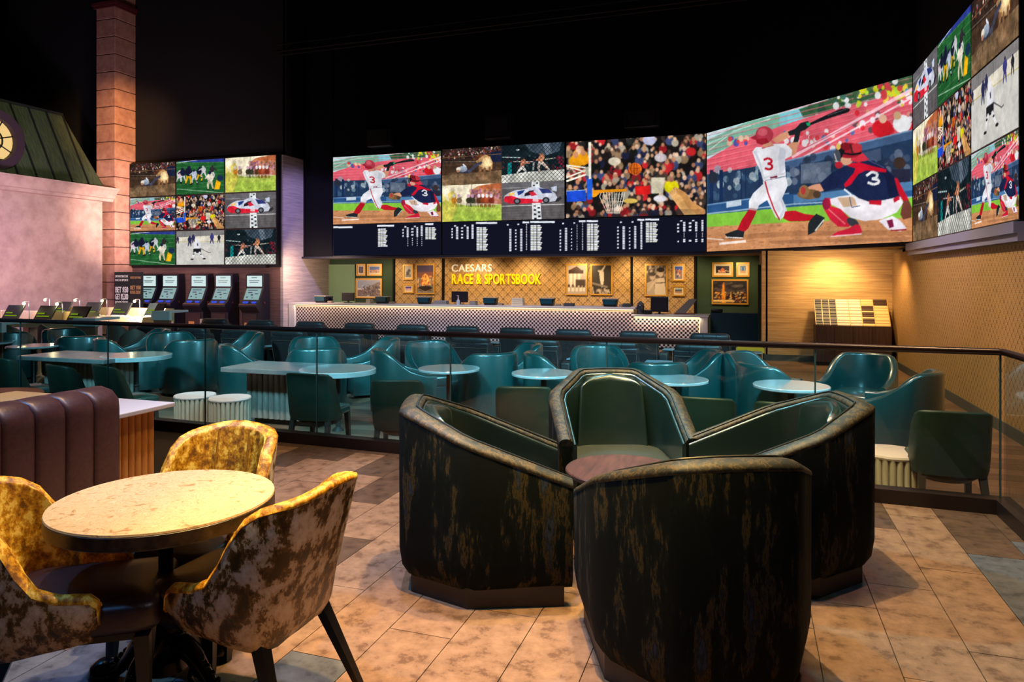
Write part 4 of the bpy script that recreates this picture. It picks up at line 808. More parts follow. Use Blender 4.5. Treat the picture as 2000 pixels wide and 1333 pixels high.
def make_lounge():
    t = thing('x', '', 'x'); st = []
    def hh(s): s = min(1, max(0, s)); return .57+.33*(1-(s*s*(3-2*s)))
    for y in (.42, .41, .30, .18, .06): st.append((.43, y, .33, y, hh(1.0 if y > .25 else .62+(y)/.35*.38), .05))
    for k in range(1, 10):
        a = PI/2*k/9*1.0; st.append((.43*math.cos(a), -.43*math.sin(a)+.0, .33*math.cos(a), -.325*math.sin(a), hh(.62-k*.13), .05))
    full = mirror(st); obj('shell', shell(full, .035, taper=.012), M_teal, t, 50)
    obj('seat_cushion', MB().cushion(-.33, .33, -.31, .42, .26, .44, .05, .03, 5, 5), M_teal, t, 60)
    obj('plinth', MB().lathe([(.36, 0), (.38, .06)], 0, 0, 24), M_black, t, 0)
    obj('seat_base', MB().box(-.33, .33, -.1, .40, .05, .28), M_teal, t, 0, .01)
    return t
def make_dining():
    t = thing('x', '', 'x')
    half = [(.258, .155, .222, .155, .46, .41), (.264, .150, .218, .150, .505, .385), (.268, .125, .222, .125, .53, .36), (.275, .03, .228, .03, .542, .35), (.279, -.03, .232, -.027, .57, .345), (.279, -.07, .232, -.062, .635, .34), (.276, -.10, .228, -.09, .715, .335), (.271, -.135, .223, -.12, .785, .33), (.262, -.175, .215, -.155, .822, .325), (.243, -.213, .198, -.183, .838, .32), (.21, -.246, .174, -.207, .848, .32), (.16, -.268, .135, -.224, .857, .32), (.10, -.280, .085, -.234, .868, .33), (.03, -.285, .026, -.238, .875, .33)]
    lean = lambda x, y, z: (x*(1-.06*max(0, (.5-z)))*.95, y-.26*max(0, z-.47)*min(1, max(0, (-y)/.24)), z)
    full = mirror(half)
    obj('back_shell', shell(full, .02, taper=.05).xf(lean), M_goldback, t, 50, label='taupe crushed velvet outer shell')
    li = [(ix*1.01, iy-.002, ix*.975, iy+.006, h-.012, .44) for ox, oy, ix, iy, h, zb in full]
    obj('inner_back', shell(li, .014).xf(lean), M_gold, t, 50, label='mustard crushed velvet inner back')
    rings = []
    for ox, oy, ix, iy, h, zb in full:
        n_ = Vector((ox-ix, oy-iy)).normalized(); m_ = Vector(((ox+ix)/2, (oy+iy)/2)); r = .027
        rings.append([tuple(lean(m_.x+n_.x*r*math.cos(a), m_.y+n_.y*r*math.cos(a), h-.014+.02*math.sin(a))) for a in np.linspace(0, 2*PI, 9)[:-1]])
    obj('top_edge', MB().loft(rings), M_gold, t, 60)
    for s in (-1, 1):
        obj('seam', MB().tube([lean(s*.085*(1-.1*(z-.46)), -.218-.0, z) for z in np.linspace(.47, .84, 8)], .004, 5), mat('seam_gold', (150, 100, 16), .6), t)
    obj('seat', MB().cushion(-.226, .226, -.205, .335, .372, .482, .03, .022, 5, 9), M_brown, t, 50)
    obj('seat_underside', MB().prism([(.19, .26), (.18, -.08), (.10, -.16), (-.10, -.16), (-.18, -.08), (-.19, .26)], .345, .39), M_black, t, 0)
    for s in (-1, 1):
        obj('leg', MB().leg((s*.205, .28, .37), (s*.215, .295, 0), .024, .015), M_legs, t, 0)
        obj('leg', MB().leg((s*.17, -.18, .36), (s*.235, -.33, 0), .024, .014), M_legs, t, 0)
    return t
def make_greenchair():
    t = thing('x', '', 'x')
    half = [(.262, .04, .215, .04, .46, .39), (.268, -.02, .222, -.02, .50, .385), (.272, -.07, .224, -.065, .64, .38), (.270, -.11, .220, -.10, .78, .38), (.264, -.15, .214, -.135, .85, .38), (.250, -.19, .205, -.165, .878, .38), (.22, -.225, .18, -.19, .888, .38), (.12, -.24, .10, -.203, .89, .38), (.03, -.243, .026, -.205, .89, .38)]
    lean = lambda x, y, z: (x, y-.16*max(0, z-.47)*min(1, max(0, (-y)/.2)), z)
    obj('backrest', shell(mirror(half), .022, taper=.02).xf(lean), M_gchair, t, 50)
    obj('seat', MB().cushion(-.25, .25, -.20, .30, .40, .49, .03, .02, 5, 7), M_teal, t, 50)
    obj('apron', MB().lathe([(.18, .31), (.235, .35), (.235, .41)], 0, .03, 20), M_legs2, t, 40)
    for s in (-1, 1):
        obj('leg', MB().leg((s*.21, .24, .42), (s*.225, .26, 0), .026, .018), M_legs2, t, 0)
        obj('leg', MB().leg((s*.20, -.17, .42), (s*.23, -.27, 0), .026, .018), M_legs2, t, 0)
    return t
def make_recliner():
    t = thing('x', '', 'x')
    for s in (-1, 1):
        obj('arm', MB().box(s*.40-.075, s*.40+.075, -.36, .44, .08, .56), M_recl, t, 30, .03, 3)
    tilt = lambda x, y, z: (x, y-.20*(z-.3), z)
    obj('backrest', MB().box(-.325, .325, -.36, -.18, .14, .86).xf(tilt), M_recl, t, 30, .03, 3)
    obj('back_cushion', MB().cushion(-.31, .31, -.19, -.06, .44, .84, .05, 0, 5, 6).xf(tilt), M_recl, t, 60)
    obj('headrest', MB().cushion(-.305, .305, -.36, -.12, .78, .965, .075, .0, 6, 5).xf(tilt), M_recl, t, 60)
    for s in (-1, 1): obj('headrest_seam', MB().tube([tilt(s*.10, y, z) for y, z in ((-.365, .81), (-.372, .87), (-.34, .945), (-.24, .97), (-.15, .94))], .005, 5), mat('seam_black', (20, 18, 20), .6), t)
    obj('back_trim', MB().tube([tilt(x, -.367, z) for x, z in ((-.30, .2), (-.30, .76), (.30, .76), (.30, .2))], .006, 5), mat('bronze_trim', (130, 100, 90), .35, .4), t)
    obj('seat_cushion', MB().cushion(-.325, .325, -.16, .46, .28, .46, .05, .02, 5, 6), M_recl, t, 60)
    obj('base', MB().box(-.44, .44, -.30, .38, 0, .10), M_black, t, 0)
    obj('tray', MB().box(.36, .78, -.12, .22, .575, .595), M_tray, t, 0, .01)
    obj('tray_arm', MB().cyl(.44, .05, .55, .58, .03, 12), M_black, t)
    return t
def make_round_table(r=.385, top=M_stone, h=.76, th=.035):
    def f():
        t = thing('x', '', 'x')
        obj('tabletop', MB().lathe([(r-.012, h-th), (r, h-th+.008), (r, h-.006), (r-.006, h)], seg=48), top, t, 30)
        obj('column', MB().lathe([(.05, .03), (.035, .06), (.035, h-th-.03), (.09, h-th-.02), (.09, h-th)], seg=20), M_black, t, 40)
        obj('base', MB().lathe([(.24, 0), (.24, .015), (.06, .04)], seg=28), M_black, t, 30); return t
    return f
def flutes(t, pts, r, z0, z1, m, name='flute'):
    """half-round flutes standing side by side along a closed or open line"""
    me = MB().cyl(0, 0, z0, z1, r, 10).mesh(name, m, 60)
    for x, y in pts: put(name, me, t, (x, y, 0))
def make_drum():
    t = thing('x', '', 'x'); R = .215; n_ = 26
    obj('body', MB().cyl(0, 0, .0, .43, R-.004, 32), M_drum, t, 30)
    flutes(t, [(R*math.cos(2*PI*k/n_), R*math.sin(2*PI*k/n_)) for k in range(n_)], R*PI/n_*.92, .01, .43, M_drum)
    obj('top_cushion', MB().lathe([(R+.024, .43), (R+.028, .445), (R+.02, .46), (R*.6, .466)], seg=36), M_drumtop, t, 40); return t
# ------------------------------------------------------------------ deck: four tub chairs round a low walnut table
K_tub = Kind(lambda: (lambda t: (setattr(t, 'name', 'tub_chair'), t)[1])(make_tub()), 'faceted tub chairs on the deck', 'armchair')
def facing(a): return math.radians(a)+TH-PI/2          # a: direction in the sight frame (0 right, 90 away)
tub = [(-.13, 3.78, 2, 'green-black tub chair on the left of the walnut table, its back to the yellow chairs'),
       (.70, 4.66, -88, 'tub chair nearest the glass railing, its dark green leather inside facing us'),
       (1.46, 3.90, 176, 'tub chair right of the walnut table with cyan light on its inner back'),
       (.76, 2.93, 96, 'nearest and largest-looking tub chair, its streaked velvet back turned to us')]
for x, d, a, lb in tub: K_tub.at(*cr(x, d), 0, facing(a), lb)
t = make_round_table(.31, M_darkwood, .56, .03)(); t.name = 'side_table'; t.location = (*cr(.60, 3.80), 0); tag(t, 'low round walnut table in the middle of the four tub chairs', 'table')
# ------------------------------------------------------------------ deck: cream round table and three mustard chairs
K_din = Kind(lambda: (lambda t: (setattr(t, 'name', 'dining_chair'), t)[1])(make_dining()), 'mustard velvet dining chairs', 'chair')
for x, d, a, lb in ((-1.60, 2.54, 16, 'mustard velvet chair on the left of the cream table, lit inner back in view'),
                    (-.98, 2.62, 161, 'velvet chair right of the cream table, its mottled taupe back towards us'),
                    (-1.40, 3.15, -96, 'mustard velvet chair behind the cream table, near the striped banquette')):
    K_din.at(*cr(x, d), 0, facing(a), lb)
T = thing('cafe_table', 'round cream marble table on an ornate black iron pedestal', 'table', (*cr(-1.315, 2.665), 0)); R = .392
obj('tabletop', MB().lathe([(R-.02, .745), (R, .753), (R-.002, .760), (R*.5, .7605)], seg=72), M_marble, T, 30)
obj('edge_band', MB().lathe([(R-.03, .700), (R-.002, .702), (R+.001, .706), (R+.001, .750), (R-.004, .7535), (R-.03, .7535)], seg=72), M_edge, T, 30, label='dark brown edge band')
obj('column', MB().lathe([(.035, .22), (.030, .26), (.026, .30), (.026, .60), (.034, .61), (.034, .625), (.024, .635), (.024, .68), (.10, .70), (.10, .71)], seg=24), M_iron, T, 40)
obj('urn', MB().lathe([(.05, .10), (.085, .12), (.075, .16), (.045, .18), (.062, .20), (.066, .225), (.04, .245), (.052, .262), (.045, .28), (.03, .30)], seg=24), M_iron, T, 40)
obj('collar_screw', MB().tube([(-.05, 0, .617), (.05, 0, .617)], .008, 8).tube([(0, -.05, .617), (0, .05, .617)], .008, 8), M_iron, T)
for k in range(4):
    a = k*PI/2+.03; c_, s_ = math.cos(a), math.sin(a)
    L = obj('base_leg', MB().tube([(c_*r_, s_*r_, z_) for r_, z_ in ((.03, .22), (.08, .215), (.13, .18), (.17, .13), (.21, .085), (.25, .06), (.28, .055))], [.038, .040, .034, .028, .024, .028, .036], 10), M_iron, T, 60)
    obj('claw_foot', MB().lathe([(.025, 0), (.05, .012), (.062, .045), (.05, .08), (.02, .10)], c_*.295, s_*.295, 14), M_iron, L, 60)
    mb = MB()
    for q in range(9): r_ = .07+q*.024; z_ = .255-q*.021; mb.lathe([(.001, z_-.012), (.010, z_-.006), (.012, z_), (.010, z_+.006), (.001, z_+.012)], c_*r_, s_*r_, 8)
    obj('beading', mb, M_iron, L, 60)
    obj('scroll', MB().tube([(c_*(.15+.05*math.cos(u)*(1-u/14)), s_*(.15+.05*math.cos(u)*(1-u/14)), .10+.05*math.sin(u)*(1-u/14)) for u in np.linspace(0, 9, 22)], .010, 6), M_iron, L, 60)
# ------------------------------------------------------------------ deck: channel banquette, fluted white table, second table
B = thing('banquette', 'dark brown leather banquette with upright padded channels', 'sofa', (-3.62, 0, 0))
cw = .178; y = 3.28; n_ = 15
chm = MB()
pr_ = [(-.06, .16), (.0, .16)]
rings = []
for k in range(9):
    a = PI*k/8; yy = cw/2*math.cos(a)*1.0; b = .030*math.sin(a)**.6
    rings.append([(b*.2-.02, yy, .10), (b-.01, yy, .16), (b-.01, yy, .80), (b*.9-.015, yy, .86), (b*.5-.06, yy, .905+b*.35), (-.14, yy, .925+b*.35), (-.24, yy, .905+b*.35), (-.30, yy, .86), (-.30, yy, .10)])
cm = MB().loft(rings, caps=True).mesh('channel', M_banq, 50)
for k in range(n_): put('channel', cm, B, (0, y-cw/2-k*cw, 0))
for k in range(n_-1): obj('seam_piping', MB().tube([(-.012, y-(k+1)*cw, z_) if z_ else (x_, y-(k+1)*cw, zz) for x_, z_, zz in ((0, .12, 0), (0, .80, 0), (-.02, 0, .862), (-.07, 0, .908), (-.14, 0, .925), (-.24, 0, .905))], .0045, 5), mat('tan_seam', (120, 78, 50), .5), B)
obj('plinth', MB().box(-.32, -.04, y-n_*cw, y, 0, .11), M_black, B, 0)
obj('seat', MB().cushion(-.92, -.30, y-n_*cw, y, .22, .46, .06, .02, 5, 8), M_banq, B, 50)
W_ = thing('bar_table', 'white-topped table on amber fluted base behind the banquette', 'table', (-3.70, 3.80, 0))
obj('tabletop', MB().box(-1.5, 0, -.62, 0, .715, .745), M_white, W_, 0, .006)
obj('core', MB().box(-1.42, -.12, -.54, -.12, .0, .715), M_amber, W_, 0)
flutes(W_, [(-1.40+k*.052, -.10) for k in range(25)]+[(-.10, -.12-k*.052) for k in range(9)]+[(-.15-k*.052, -.56) for k in range(20)], .026, .01, .714, M_amber)
t = make_round_table(.36, M_darkwood, .74, .03)(); t.name = 'cafe_table'; t.location = (*fl(-30, 772, .74), 0); tag(t, 'tan round table just behind the banquette at the left edge', 'table')
# ------------------------------------------------------------------ lounge
K_lou = Kind(lambda: (lambda t: (setattr(t, 'name', 'lounge_chair'), t)[1])(make_lounge()), 'teal barrel chairs in the lounge', 'armchair')
def barrel(px, py, a, lb, back=.42, zt=.60):
    d = F*(1.6-zt)/(py-HZ)+back*math.sin(math.radians(a))+{20: .34, 285: .35, 1272: .08, 1275: .08, 1352: .06, 1478: -.06}.get(px, 0); x = (px-1000)/F*d; a -= math.degrees(math.atan((px-1000)/F))
    K_lou.at(*cr(x, d), LZ, facing(a), lb)
for q in ((20, 653, 80, 'teal barrel chair turned away at the far left behind the round table'),
          (133, 640, -62, 'teal barrel chair facing us in front of the desk end panel'),
          (160, 658, 88, 'teal barrel chair seen from behind, beyond the left communal table'),
          (240, 660, 12, 'teal barrel chair in profile facing right, beyond the left communal table'),
          (285, 646, 196, 'teal barrel chair facing left, half hidden behind a wide-backed one'),
          (338, 647, -80, 'teal barrel chair with wide lit back facing us, left of centre'),
          (372, 665, 100, 'teal barrel chair turned away, broad back just left of the fluted drum stools'),
          (487, 672, 8, 'teal barrel chair in profile facing right above the drum stools'),
          (466, 649, 196, 'small-looking teal barrel chair facing left, near the nine-panel wall recliners'),
          (616, 656, -84, 'teal barrel chair facing us behind the centre-left communal table'),
          (618, 682, 92, 'teal barrel chair turned away, right behind the centre-left communal table'),
          (730, 660, 194, 'teal barrel chair facing left between the communal table and first round table'),
          (784, 682, 8, 'teal barrel chair in profile facing right beside the first round table'),
          (846, 664, -68, 'teal barrel chair facing us behind the first small round table'),
          (950, 691, 112, 'teal barrel chair turned away with its right side brightly lit'),
          (1005, 670, 196, 'teal barrel chair facing left behind the second small round table'),
          (1085, 689, 12, 'pale-rimmed teal barrel chair facing right, partly behind the tub chair'),
          (1172, 673, -78, 'teal barrel chair facing us directly above the tub chair back'),
          (1275, 711, 104, 'teal barrel chair turned away behind the third small round table'),
          (1352, 684, 196, 'teal barrel chair facing left, right of the third small round table'),
          (1478, 686, -28, 'teal barrel chair facing right at the end of the recliner row'),
          (1511, 714, 42, 'teal barrel chair turned away behind the fourth small round table'),
          (1680, 687, -108, 'teal barrel chair facing us in front of the brochure cabinet'),
          (1755, 722, 168, 'teal barrel chair in profile facing left by the wallpapered wall')): barrel(*q)
K_rt = Kind(lambda: (lambda t: (setattr(t, 'name', 'round_table'), t)[1])(make_round_table()()), 'small round tables in the lounge', 'table')
for px, py, lb in ((65, 675, 'round table at the far left of the lounge, pinkish top'), (-22, 668, 'round table cut by the left edge of the picture'), (877, 719, 'first small round table right of centre-left communal table'), (1062, 728, 'small round table half hidden by the back tub chair'), (1315, 740, 'shiny round table behind and right of the back tub chair'), (1545, 752, 'shiny round table in front of the brochure cabinet')):
    K_rt.at(*fl(px, py, .46), LZ, 0, lb)
# low coffee tables hidden between the chair groups are left out; communal tables
def communal(x0, x1, y0, y1, cx, cy, lb):
    t = thing('communal_table', lb, 'table', (x0, y0, LZ)); W, D = x1-x0, y1-y0; c = (cx-x0, cy-y0); r = .47
    obj('tabletop', MB().box(0, W, 0, D, .70, .76), M_stone2, t, 0, .01)
    obj('round_end', MB().lathe([(r-.01, .70), (r, .705), (r, .758), (r-.01, .765)], c[0], c[1], 48), M_stone, t, 30)
    bx0, bx1, by0, by1 = .12, W-.10, .32, D-.06
    obj('base_core', MB().box(bx0+.04, bx1-.04, by0+.04, by1-.04, .08, .715), M_flute, t, 0)
    n1 = int((bx1-bx0-.08)/.085); n2 = int((by1-by0)/.085)
    flutes(t, [(bx0+.05+k*.085, by0+.03) for k in range(n1+1)]+[(bx1-.03, by0+.08+k*.085) for k in range(n2)]+[(bx0+.03, by0+.08+k*.085) for k in range(n2)], .042, .08, .714, M_flute)
    obj('plinth', MB().box(bx0+.08, bx1-.08, by0+.08, by1-.05, 0, .08), M_black, t, 0)
    obj('pedestal', MB().lathe([(.075, 0), (.06, .02), (.03, .05), (.028, .30), (.045, .315), (.028, .33), (.028, .70), (.09, .715)], c[0]+.02, c[1]-.02, 16), M_legs2, t, 40); return t
communal(-6.30, -4.95, 7.20, 7.95, -4.82, 7.55, 'communal table with rounded end behind the drum stools')
communal(-10.0, -8.35, 7.30, 8.10, -8.45, 7.95, 'communal table with rounded end behind the brown banquette')
K_drum = Kind(lambda: (lambda t: (setattr(t, 'name', 'drum_stool'), t)[1])(make_drum()), 'fluted drum stools', 'stool')
for px, py, lb in ((381, 770, 'cream fluted drum stool against the railing, left of the pair'), (449, 775, 'cream fluted drum stool against the railing, right of the pair'), (1741, 880, 'fluted drum stool between the right tub chair and a green dining chair')):
    K_drum.at(*fl(px, py, LZ+.465), LZ, 0, lb)
K_gr = Kind(lambda: (lambda t: (setattr(t, 'name', 'dining_chair'), t)[1])(make_greenchair()), 'green fabric dining chairs in the lounge', 'chair')
for px, py, a, lb, in ((-6, 700, 20, 'green dining chair at the left edge behind the banquette'), (104, 714, 24, 'green dining chair at the left communal table, left one'), (192, 714, 22, 'green dining chair at the left communal table, right one'),
                    (595, 731, 60, 'green dining chair with pale seat pulled to the centre-left communal table'), (772, 744, 78, 'green dining chair seen from behind through the glass, beside the left tub chair'),
                    (1022, 757, 88, 'green dining chair mostly hidden left of the back tub chair'), (1372, 778, 86, 'green dining chair right behind the back tub chair'),
                    (1538, 789, 88, 'green dining chair just showing over the right tub chair'), (1868, 806, 104, 'dark green dining chair at the right inside the glass corner')):
    a -= math.degrees(math.atan((px-1000)/F)); zt = LZ+.885; d = F*(1.6-zt)/(py-HZ); x = (px-1000)/F*d; x += .30*math.cos(math.radians(a)); d += .30*math.sin(math.radians(a))
    K_gr.at(*cr(x, d), LZ, facing(a), lb)
K_re = Kind(lambda: (lambda t: (setattr(t, 'name', 'recliner'), t)[1])(make_recliner()), 'charcoal recliners facing the counter', 'armchair')
ORD = ('first', 'second', 'third', 'fourth', 'fifth', 'sixth', 'seventh', 'eighth', 'ninth', 'tenth')
for k, (px, py) in enumerate(((425, 622.5), (514, 625.1), (611, 628), (706, 630.8), (809, 633.9), (907, 636.8), (1013, 639.9), (1122, 643.1), (1248, 646.9), (1387, 651))):
    K_re.at(*[v+.28*(i == 1) for i, v in enumerate(fl(px, py, LZ+.90))], LZ, .0, f'charcoal recliner of the far row, {ORD[k]} from the left').scale = (1.12, 1, .935)
for k, (px, py) in enumerate(((302, 636), (384, 638.7), (472, 641.5), (571, 644.7), (679, 648.3), (791, 652), (922, 656.2), (1054, 660.5), (1204, 665.4), (1364, 670.5))):
    K_re.at(*[v+.28*(i == 1) for i, v in enumerate(fl(px, py, LZ+.90))], LZ, .0, f'charcoal recliner of the near row, {ORD[k]} from the left').scale = (1.12, 1, .935)
# ------------------------------------------------------------------ betting counter
YC = 18.55; xa, xb, xc = ax(578, YC), ax(1237, YC), ax(1367, YC)
t = thing('betting_counter', 'long white counter with black-and-white checkered front under the screens', 'counter', (0, YC, LZ))
obj('checkered_front', MB().box(xa, xb, 0, .06, .06, .96).box(xb, xc, 0, .06, .06, .80), M_check, t, 0)
obj('body', MB().box(xa, xb, .06, .75, 0, 1.0).box(xb, xc, .06, .75, 0, .84), M_white, t, 0)
obj('counter_top', MB().box(max(xa-.25, XK+.02), xb+.06, -.08, .85, 1.04, 1.09).box(max(xa-.25, XK+.02), xa, -.08, .85, 0, 1.04), M_white, t, 0, .01)
obj('counter_top', MB().box(xb-.02, xc+.22, -.08, .85, .86, .91).box(xc, xc+.2, -.08, .85, 0, .86), M_white, t, 0, .01, label='lower white top at the right end')
obj('light_strip', MB().box(xa, xb, -.03, -.005, 1.015, 1.035).box(xb+.03, xc, -.03, -.005, .835, .855).box(xc-.015, xc, -.03, -.005, .06, .83), emission('warm_strip', (255, 214, 150), 3.0), t, 0)
obj('kick', MB().box(xa, xc, .03, .1, 0, .07), M_black, t, 0)
light('AREA', ((xa+xb)/2, YC-.12, LZ+1.02), ((xa+xb)/2, YC-.02, 0), (1, .74, .46), 26, xb-xa, sy=.05)
light('AREA', ((xb+xc)/2, YC-.12, LZ+.84), ((xb+xc)/2, YC-.02, 0), (1, .74, .46), 9, xc-xb, sy=.05)
ZC = LZ+1.09; ZL = LZ+.91
def make_terminal():
    t = thing('betting_terminal', '', 'x')
    obj('housing', MB().loft([[(x, y, z) for x, y in ((-.2, -.1), (.2, -.1), (.2, .12), (-.2, .12))] for x in (0,) for z in ()]) if False else MB().box(-.17, .17, -.08, .14, 0, .20).xf(lambda x, y, z: (x*(1+.25*z/.2), y-.10*z, z)), M_black, t, 30, .02)
    obj('screen', MB().box(-.17, .17, -.125, -.10, .06, .19), mat('terminal_screen', (30, 70, 84), .2), t, 0)
    obj('lid', MB().box(-.20, .22, -.10, .12, .20, .22), mat('pale_lid', (180, 176, 160), .5), t, 0)
    obj('card_reader', MB().box(.24, .38, -.05, .08, 0, .06), mat('beige_reader', (150, 134, 110), .5), t, 30, .01)
    return t
K_t = Kind(make_terminal, 'ticket terminals on the counter', 'terminal')
for px, lb in ((628, 'ticket terminal on the counter, far left by the sage green wall'), (747, 'ticket terminal under the large stadium picture'), (829, 'ticket terminal under the tall golden picture'), (958, 'ticket terminal under the yellow lettering'), (1069, 'ticket terminal below and right of the yellow lettering'), (1192, 'ticket terminal under the tall black-and-white diver picture')):
    K_t.at(ax(px, YC+.35), YC+.35, ZC, 0, lb)
def monitor(px, w_, h_, lb, z=ZC, y=YC+.55):
    t = thing('monitor', lb, 'monitor', (ax(px, y), y, z))
    obj('display', MB().box(-w_/2, w_/2, -.02, .02, .06, .06+h_), M_black, t, 0, .008); obj('bezel_face', MB().box(-w_/2+.02, w_/2-.02, -.024, -.02, .08, .04+h_), mat('monitor_back', (34, 30, 40), .35), t, 0)
    obj('stand', MB().box(-.12, .12, -.06, .08, 0, .015).box(-.03, .03, .0, .03, .0, .1), M_black, t, 0); return t
monitor(680, .44, .26, 'black monitor in front of the sage green panel'); monitor(898, .52, .32, 'black monitor standing behind a white spray bottle')
monitor(1288, .46, .40, 'black square monitor on the lower counter end', ZL, YC+.3)
monitor(644, .22, .14, 'small black monitor at the left end of the counter')
def prop(px, lb, cat, name, f, z=ZC, y=YC+.3):
    t = thing(name, lb, cat, (ax(px, y), y, z)); f(t); return t
def bottle(t):
    obj('bottle_body', MB().lathe([(.045, 0), (.05, .02), (.05, .12), (.02, .16), (.018, .19)], seg=14), mat('clear_bottle', (190, 200, 214), .2), t); obj('pump', MB().lathe([(.015, .19), (.012, .25), (.02, .25), (.02, .27)], seg=10).box(-.05, 0, -.008, .008, .262, .275), M_white, t)
prop(895, 'clear pump bottle in front of the black monitor', 'bottle', 'pump_bottle', bottle, y=YC+.12)
def stack(c, w_=.3, h_=.16):
    def f(t):
        for k in range(4): obj('sheet_pile', MB().box(-w_/2+k*.004, w_/2-k*.004, -.1, .1, k*h_/4, (k+1)*h_/4-.006), c, t, 0)
    return f
prop(925, 'small stack of slips in a wire tray', 'tray', 'slip_tray', stack(mat('slip_grey', (150, 148, 150), .5), .2, .12), y=YC+.15)
prop(1012, 'white paper box beside the spray bottle on the counter', 'box', 'paper_box', stack(mat('box_cream', (222, 212, 184), .6), .34, .22))
prop(1112, 'dark slip holder on the counter under the temple picture', 'tray', 'slip_tray', stack(mat('slip_dark', (70, 74, 80), .5), .3, .09))
prop(722, 'pale stack of slips beside a ticket terminal', 'tray', 'slip_tray', stack(mat('slip_pale', (196, 184, 160), .5), .16, .14))
prop(862, 'pile of pens and slips right of the tall golden picture', 'tray', 'slip_tray', stack(mat('slip_grey', (150, 148, 150), .5), .42, .12))
prop(1224, 'dark slip holder at the raised counter end', 'tray', 'slip_tray', stack(mat('slip_dark', (70, 74, 80), .5), .22, .10))
def jar(t):
    obj('jar_body', MB().lathe([(.09, 0), (.10, .02), (.10, .22), (.08, .25)], seg=18), mat('dark_jar', (50, 56, 64), .25), t); obj('lid', MB().lathe([(.09, .25), (.09, .28), (.03, .33), (.03, .35)], seg=16), M_steel, t)
prop(1251, 'dark canister with steel lid on the lower counter', 'canister', 'canister', jar, ZL, YC+.2)
prop(1266, 'small dark card reader on the lower counter', 'reader', 'card_reader', lambda t: obj('reader_body', MB().box(-.1, .1, -.08, .08, 0, .12), M_black, t, 30, .02), ZL, YC+.1)
def sloped(t):
    obj('sloped_panel', MB().add([(-.25, 0, 0), (.05, 0, 0), (.35, .1, .40), (.15, .1, .40), (-.25, .06, 0), (.05, .06, 0), (.35, .16, .40), (.15, .16, .40)], [(0, 1, 2, 3), (7, 6, 5, 4), (0, 4, 5, 1), (1, 5, 6, 2), (2, 6, 7, 3), (3, 7, 4, 0)]), mat('grey_screen', (104, 96, 84), .5), t, 0)
    obj('foot', MB().box(-.22, .3, -.02, .18, 0, .02), M_redtrim, t, 0)
prop(1334, 'tilted grey display panel at the right end of the lower counter', 'display', 'tilted_display', sloped, ZL, YC+.45)
# ------------------------------------------------------------------ half wall and yellow stool at the right of the counter
struct('wall_half', MB().box(ax(1378, 19.0)+.12, .29, 19.0, 19.15, LZ, .66), M_tealwall)
prop(1400, 'small black phone on the teal half wall', 'phone', 'desk_phone', lambda t: obj('phone_body', MB().box(-.15, .15, -.06, .06, 0, .1), M_black, t, 30, .03), .66, 19.07)
yb = thing('storage_bench', 'bright yellow low bench on thin legs by the teal half wall', 'bench', (ax(1465, 14.4), 14.4, LZ))
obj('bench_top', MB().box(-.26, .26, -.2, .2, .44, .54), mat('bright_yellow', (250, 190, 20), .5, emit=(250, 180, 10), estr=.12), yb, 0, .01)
for s in (-1, 1):
    for q in (-1, 1): obj('leg', MB().box(s*.25-.012, s*.25+.012, q*.18-.012, q*.18+.012, 0, .60), M_black, yb, 0)
# ------------------------------------------------------------------ brochure cabinet in the nook
x0, z0_ = ax(1593, YN-.55, 634); x1 = ax(1744, YN-.62)-.02; x1 = min(x1, XR-.04); YQ = YN-.62
t = thing('brochure_cabinet', 'dark wood cabinet with a sloped rack of betting slips in the corner', 'cabinet', (x0, YQ, LZ)); W = x1-x0; hc = .86
obj('cabinet_body', MB().box(0, W, .0, .58, .08, hc), noisy('dark_grained_wood', [(.3, (44, 36, 42)), (.7, (78, 62, 66))], (9, 1, .4), 5, 6, .4), t, 0, .005)
obj('plinth', MB().box(.03, W-.03, .05, .5, 0, .08), M_black, t, 0)
for k in range(3): obj('door_joint', MB().box(W*(k+1)/4-.004, W*(k+1)/4+.004, -.004, .0, .1, hc-.02), M_black, t, 0)
sl = lambda u, v, w_: (u, .04+v*.42-w_*.5*0, hc+v*.52+w_)
def slab(u0, u1, v0, v1, w0, w1): return MB().add([sl(u, v, w_) for w_ in (w0, w1) for u, v in ((u0, v0), (u1, v0), (u1, v1), (u0, v1))], [(3, 2, 1, 0), (4, 5, 6, 7), (0, 1, 5, 4), (1, 2, 6, 5), (2, 3, 7, 6), (3, 0, 4, 7)])
obj('rack_back', slab(0, W, 0, 1, -.12, -.02), M_black, t, 0)
M_div = mat('brass_divider', (206, 170, 96), .4)
cols_ = [0, .095, .19, .285, .45, .61, .77, .955]; cols_ = [c*W/.955*.985 for c in cols_]
for c in cols_: obj('divider', slab(c, c+.011, 0, 1, -.02, .022), M_div, t, 0)
S_navy = mat('navy_slip', (26, 24, 44), .5); S_pale = mat('pale_slip', (206, 196, 190), .6); S_cream = mat('cream_slip', (220, 190, 140), .6); S_brown = mat('brown_slip', (60, 38, 34), .6)
for ci in range(7):
    n_ = 12
    for r in range(n_):
        v0, v1 = r/n_+.006, (r+1)/n_-.006
        m = S_navy if ci < 3 else S_pale if ci < 5 else (S_brown if r in (1, 2, 4, 5, 7, 8) else S_cream) if ci == 5 else (S_brown if r > 8 else S_cream)
        obj('slip_stack', slab(cols_[ci]+.013, cols_[ci+1]-.003, v0, v1, -.015, .012+.01*((r*7+ci*3) % 3)), m, t, 0)
